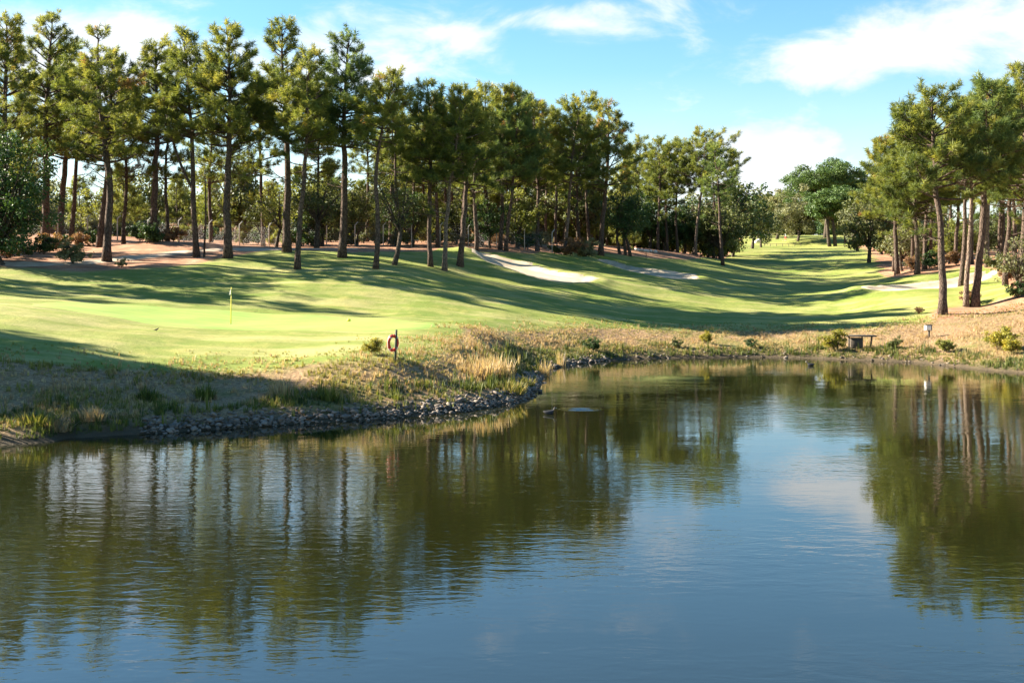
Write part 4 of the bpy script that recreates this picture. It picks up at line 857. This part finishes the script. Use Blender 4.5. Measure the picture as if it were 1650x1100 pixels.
a = Acc(); a.add(*tube(np.c_[rx, np.full(len(rx), -.09), rz_ + .55], np.full(len(rx), .04), 6)); obj('rail', a.mesh('rail', M_DARKWOOD), e)
for px, d, h_, lab in ((1041, 134, 1.0, 'thin stake on the pale soil near the second bunker'), (1128, 150, .9, 'short stake at the wood corner beside the pale pine')):
    x, y, z = G(px, d); a = Acc(); a.add(*tube([(0, 0, -.2), (.01, 0, h_ * .9), (.01, 0, h_)], [.035, .03, .006], 6)); tag(obj('stake', a.mesh('stake', M_WOOD), None, (x, y, z)), lab, 'stake')

M_SKIN = simple('skin', (.42, .25, .17), (.48, .30, .21), 12, .6); M_SHIRT = simple('pale_blue_shirt', (.58, .64, .76), (.68, .73, .82), 8, .8)
M_SHORTS = simple('red_shorts', (.55, .06, .05), (.62, .09, .07), 8, .8); M_HAIR = simple('dark_hair', (.03, .022, .016), (.06, .045, .03), 30, .7); M_SHOE = simple('white_shoes', (.7, .7, .68), (.78, .78, .76), 10, .6)
def person(loc, rz):
    e = obj('person', None, None, loc, rz); tag(e, 'golfer in pale shirt and red shorts standing on the far tee mound', 'person')
    J = {'pel': (0, 0, .95, .15, .11), 'sp': (0, .02, 1.15, .14, .10), 'ch': (0, .05, 1.36, .17, .115), 'nk': (0, .07, 1.50, .055, .055), 'hd': (0, .10, 1.60, .085, .095), 'ht': (0, .10, 1.70, .07, .075),
         'hl': (-.1, 0, .90, .085, .085), 'kl': (-.15, .05, .48, .06, .06), 'al': (-.17, 0, .08, .04, .045), 'tl': (-.19, .15, .035, .04, .03), 'hr': (.1, 0, .90, .085, .085), 'kr': (.15, .05, .48, .06, .06), 'ar': (.17, 0, .08, .04, .045), 'tr': (.19, .15, .035, .04, .03),
         'sl': (-.19, .06, 1.42, .06, .06), 'el': (-.22, .16, 1.16, .042, .042), 'wl': (-.06, .36, 1.02, .03, .03), 'ml': (0, .42, .97, .032, .03), 'sr': (.19, .06, 1.42, .06, .06), 'er': (.22, .16, 1.16, .042, .042), 'wr': (.06, .36, 1.02, .03, .03), 'mr': (.02, .41, .93, .032, .03)}
    E = 'pel-sp sp-ch ch-nk nk-hd hd-ht pel-hl hl-kl kl-al al-tl pel-hr hr-kr kr-ar ar-tr ch-sl sl-el el-wl wl-ml ch-sr sr-er er-wr wr-mr'.split()
    ks = list(J); me = bpy.data.meshes.new('person_body'); me.from_pydata([J[k][:3] for k in ks], [tuple(ks.index(q) for q in s_.split('-')) for s_ in E], [])
    o = obj('body', me, e); sk = o.modifiers.new('skin', 'SKIN')
    for k, sv in zip(ks, me.skin_vertices[0].data): sv.radius = J[k][3:]; sv.use_root = k == 'pel'
    o.modifiers.new('sub', 'SUBSURF').levels = 2; o.modifiers['sub'].render_levels = 2
    dg = bpy.context.evaluated_depsgraph_get(); m2 = bpy.data.meshes.new_from_object(o.evaluated_get(dg)); o.modifiers.clear(); o.data = m2
    for mt in (M_SKIN, M_SHIRT, M_SHORTS, M_SHOE): m2.materials.append(mt)
    for p in m2.polygons:
        c = p.center; p.use_smooth = True
        p.material_index = 3 if c.z < .09 else 2 if .5 < c.z < .98 and c.y < .25 else 1 if .98 <= c.z < 1.49 and c.y < .2 else 0
    a = Acc(); a.add(*loft([(-.10, 1.67, .03, .03), (-.06, 1.68, .085, .075), (.0, 1.70, .10, .085), (.06, 1.69, .085, .07), (.10, 1.67, .02, .02)], 10)); h = obj('hair', a.mesh('hair', M_HAIR, True), e); h.location = (0, .09, 0); h.rotation_euler = (0, 0, 1.57)
    a = Acc(); a.add(*tube([(.01, .38, 1.02), (.05, .75, .06)], [.012, .008], 6)); k_ = obj('golf_club', a.mesh('golf_club', M_WIRE, True), None, loc, rz); tag(k_, 'thin golf club held by the golfer on the far tee', 'golf club')
    a = Acc(); a.add(*box((.09, .77, .05), (.11, .04, .06), 0, .01)); obj('club_head', a.mesh('club_head', M_WIRE), k_)
x, y, z = G(1266, 240); person((x, y, z), 2.2)
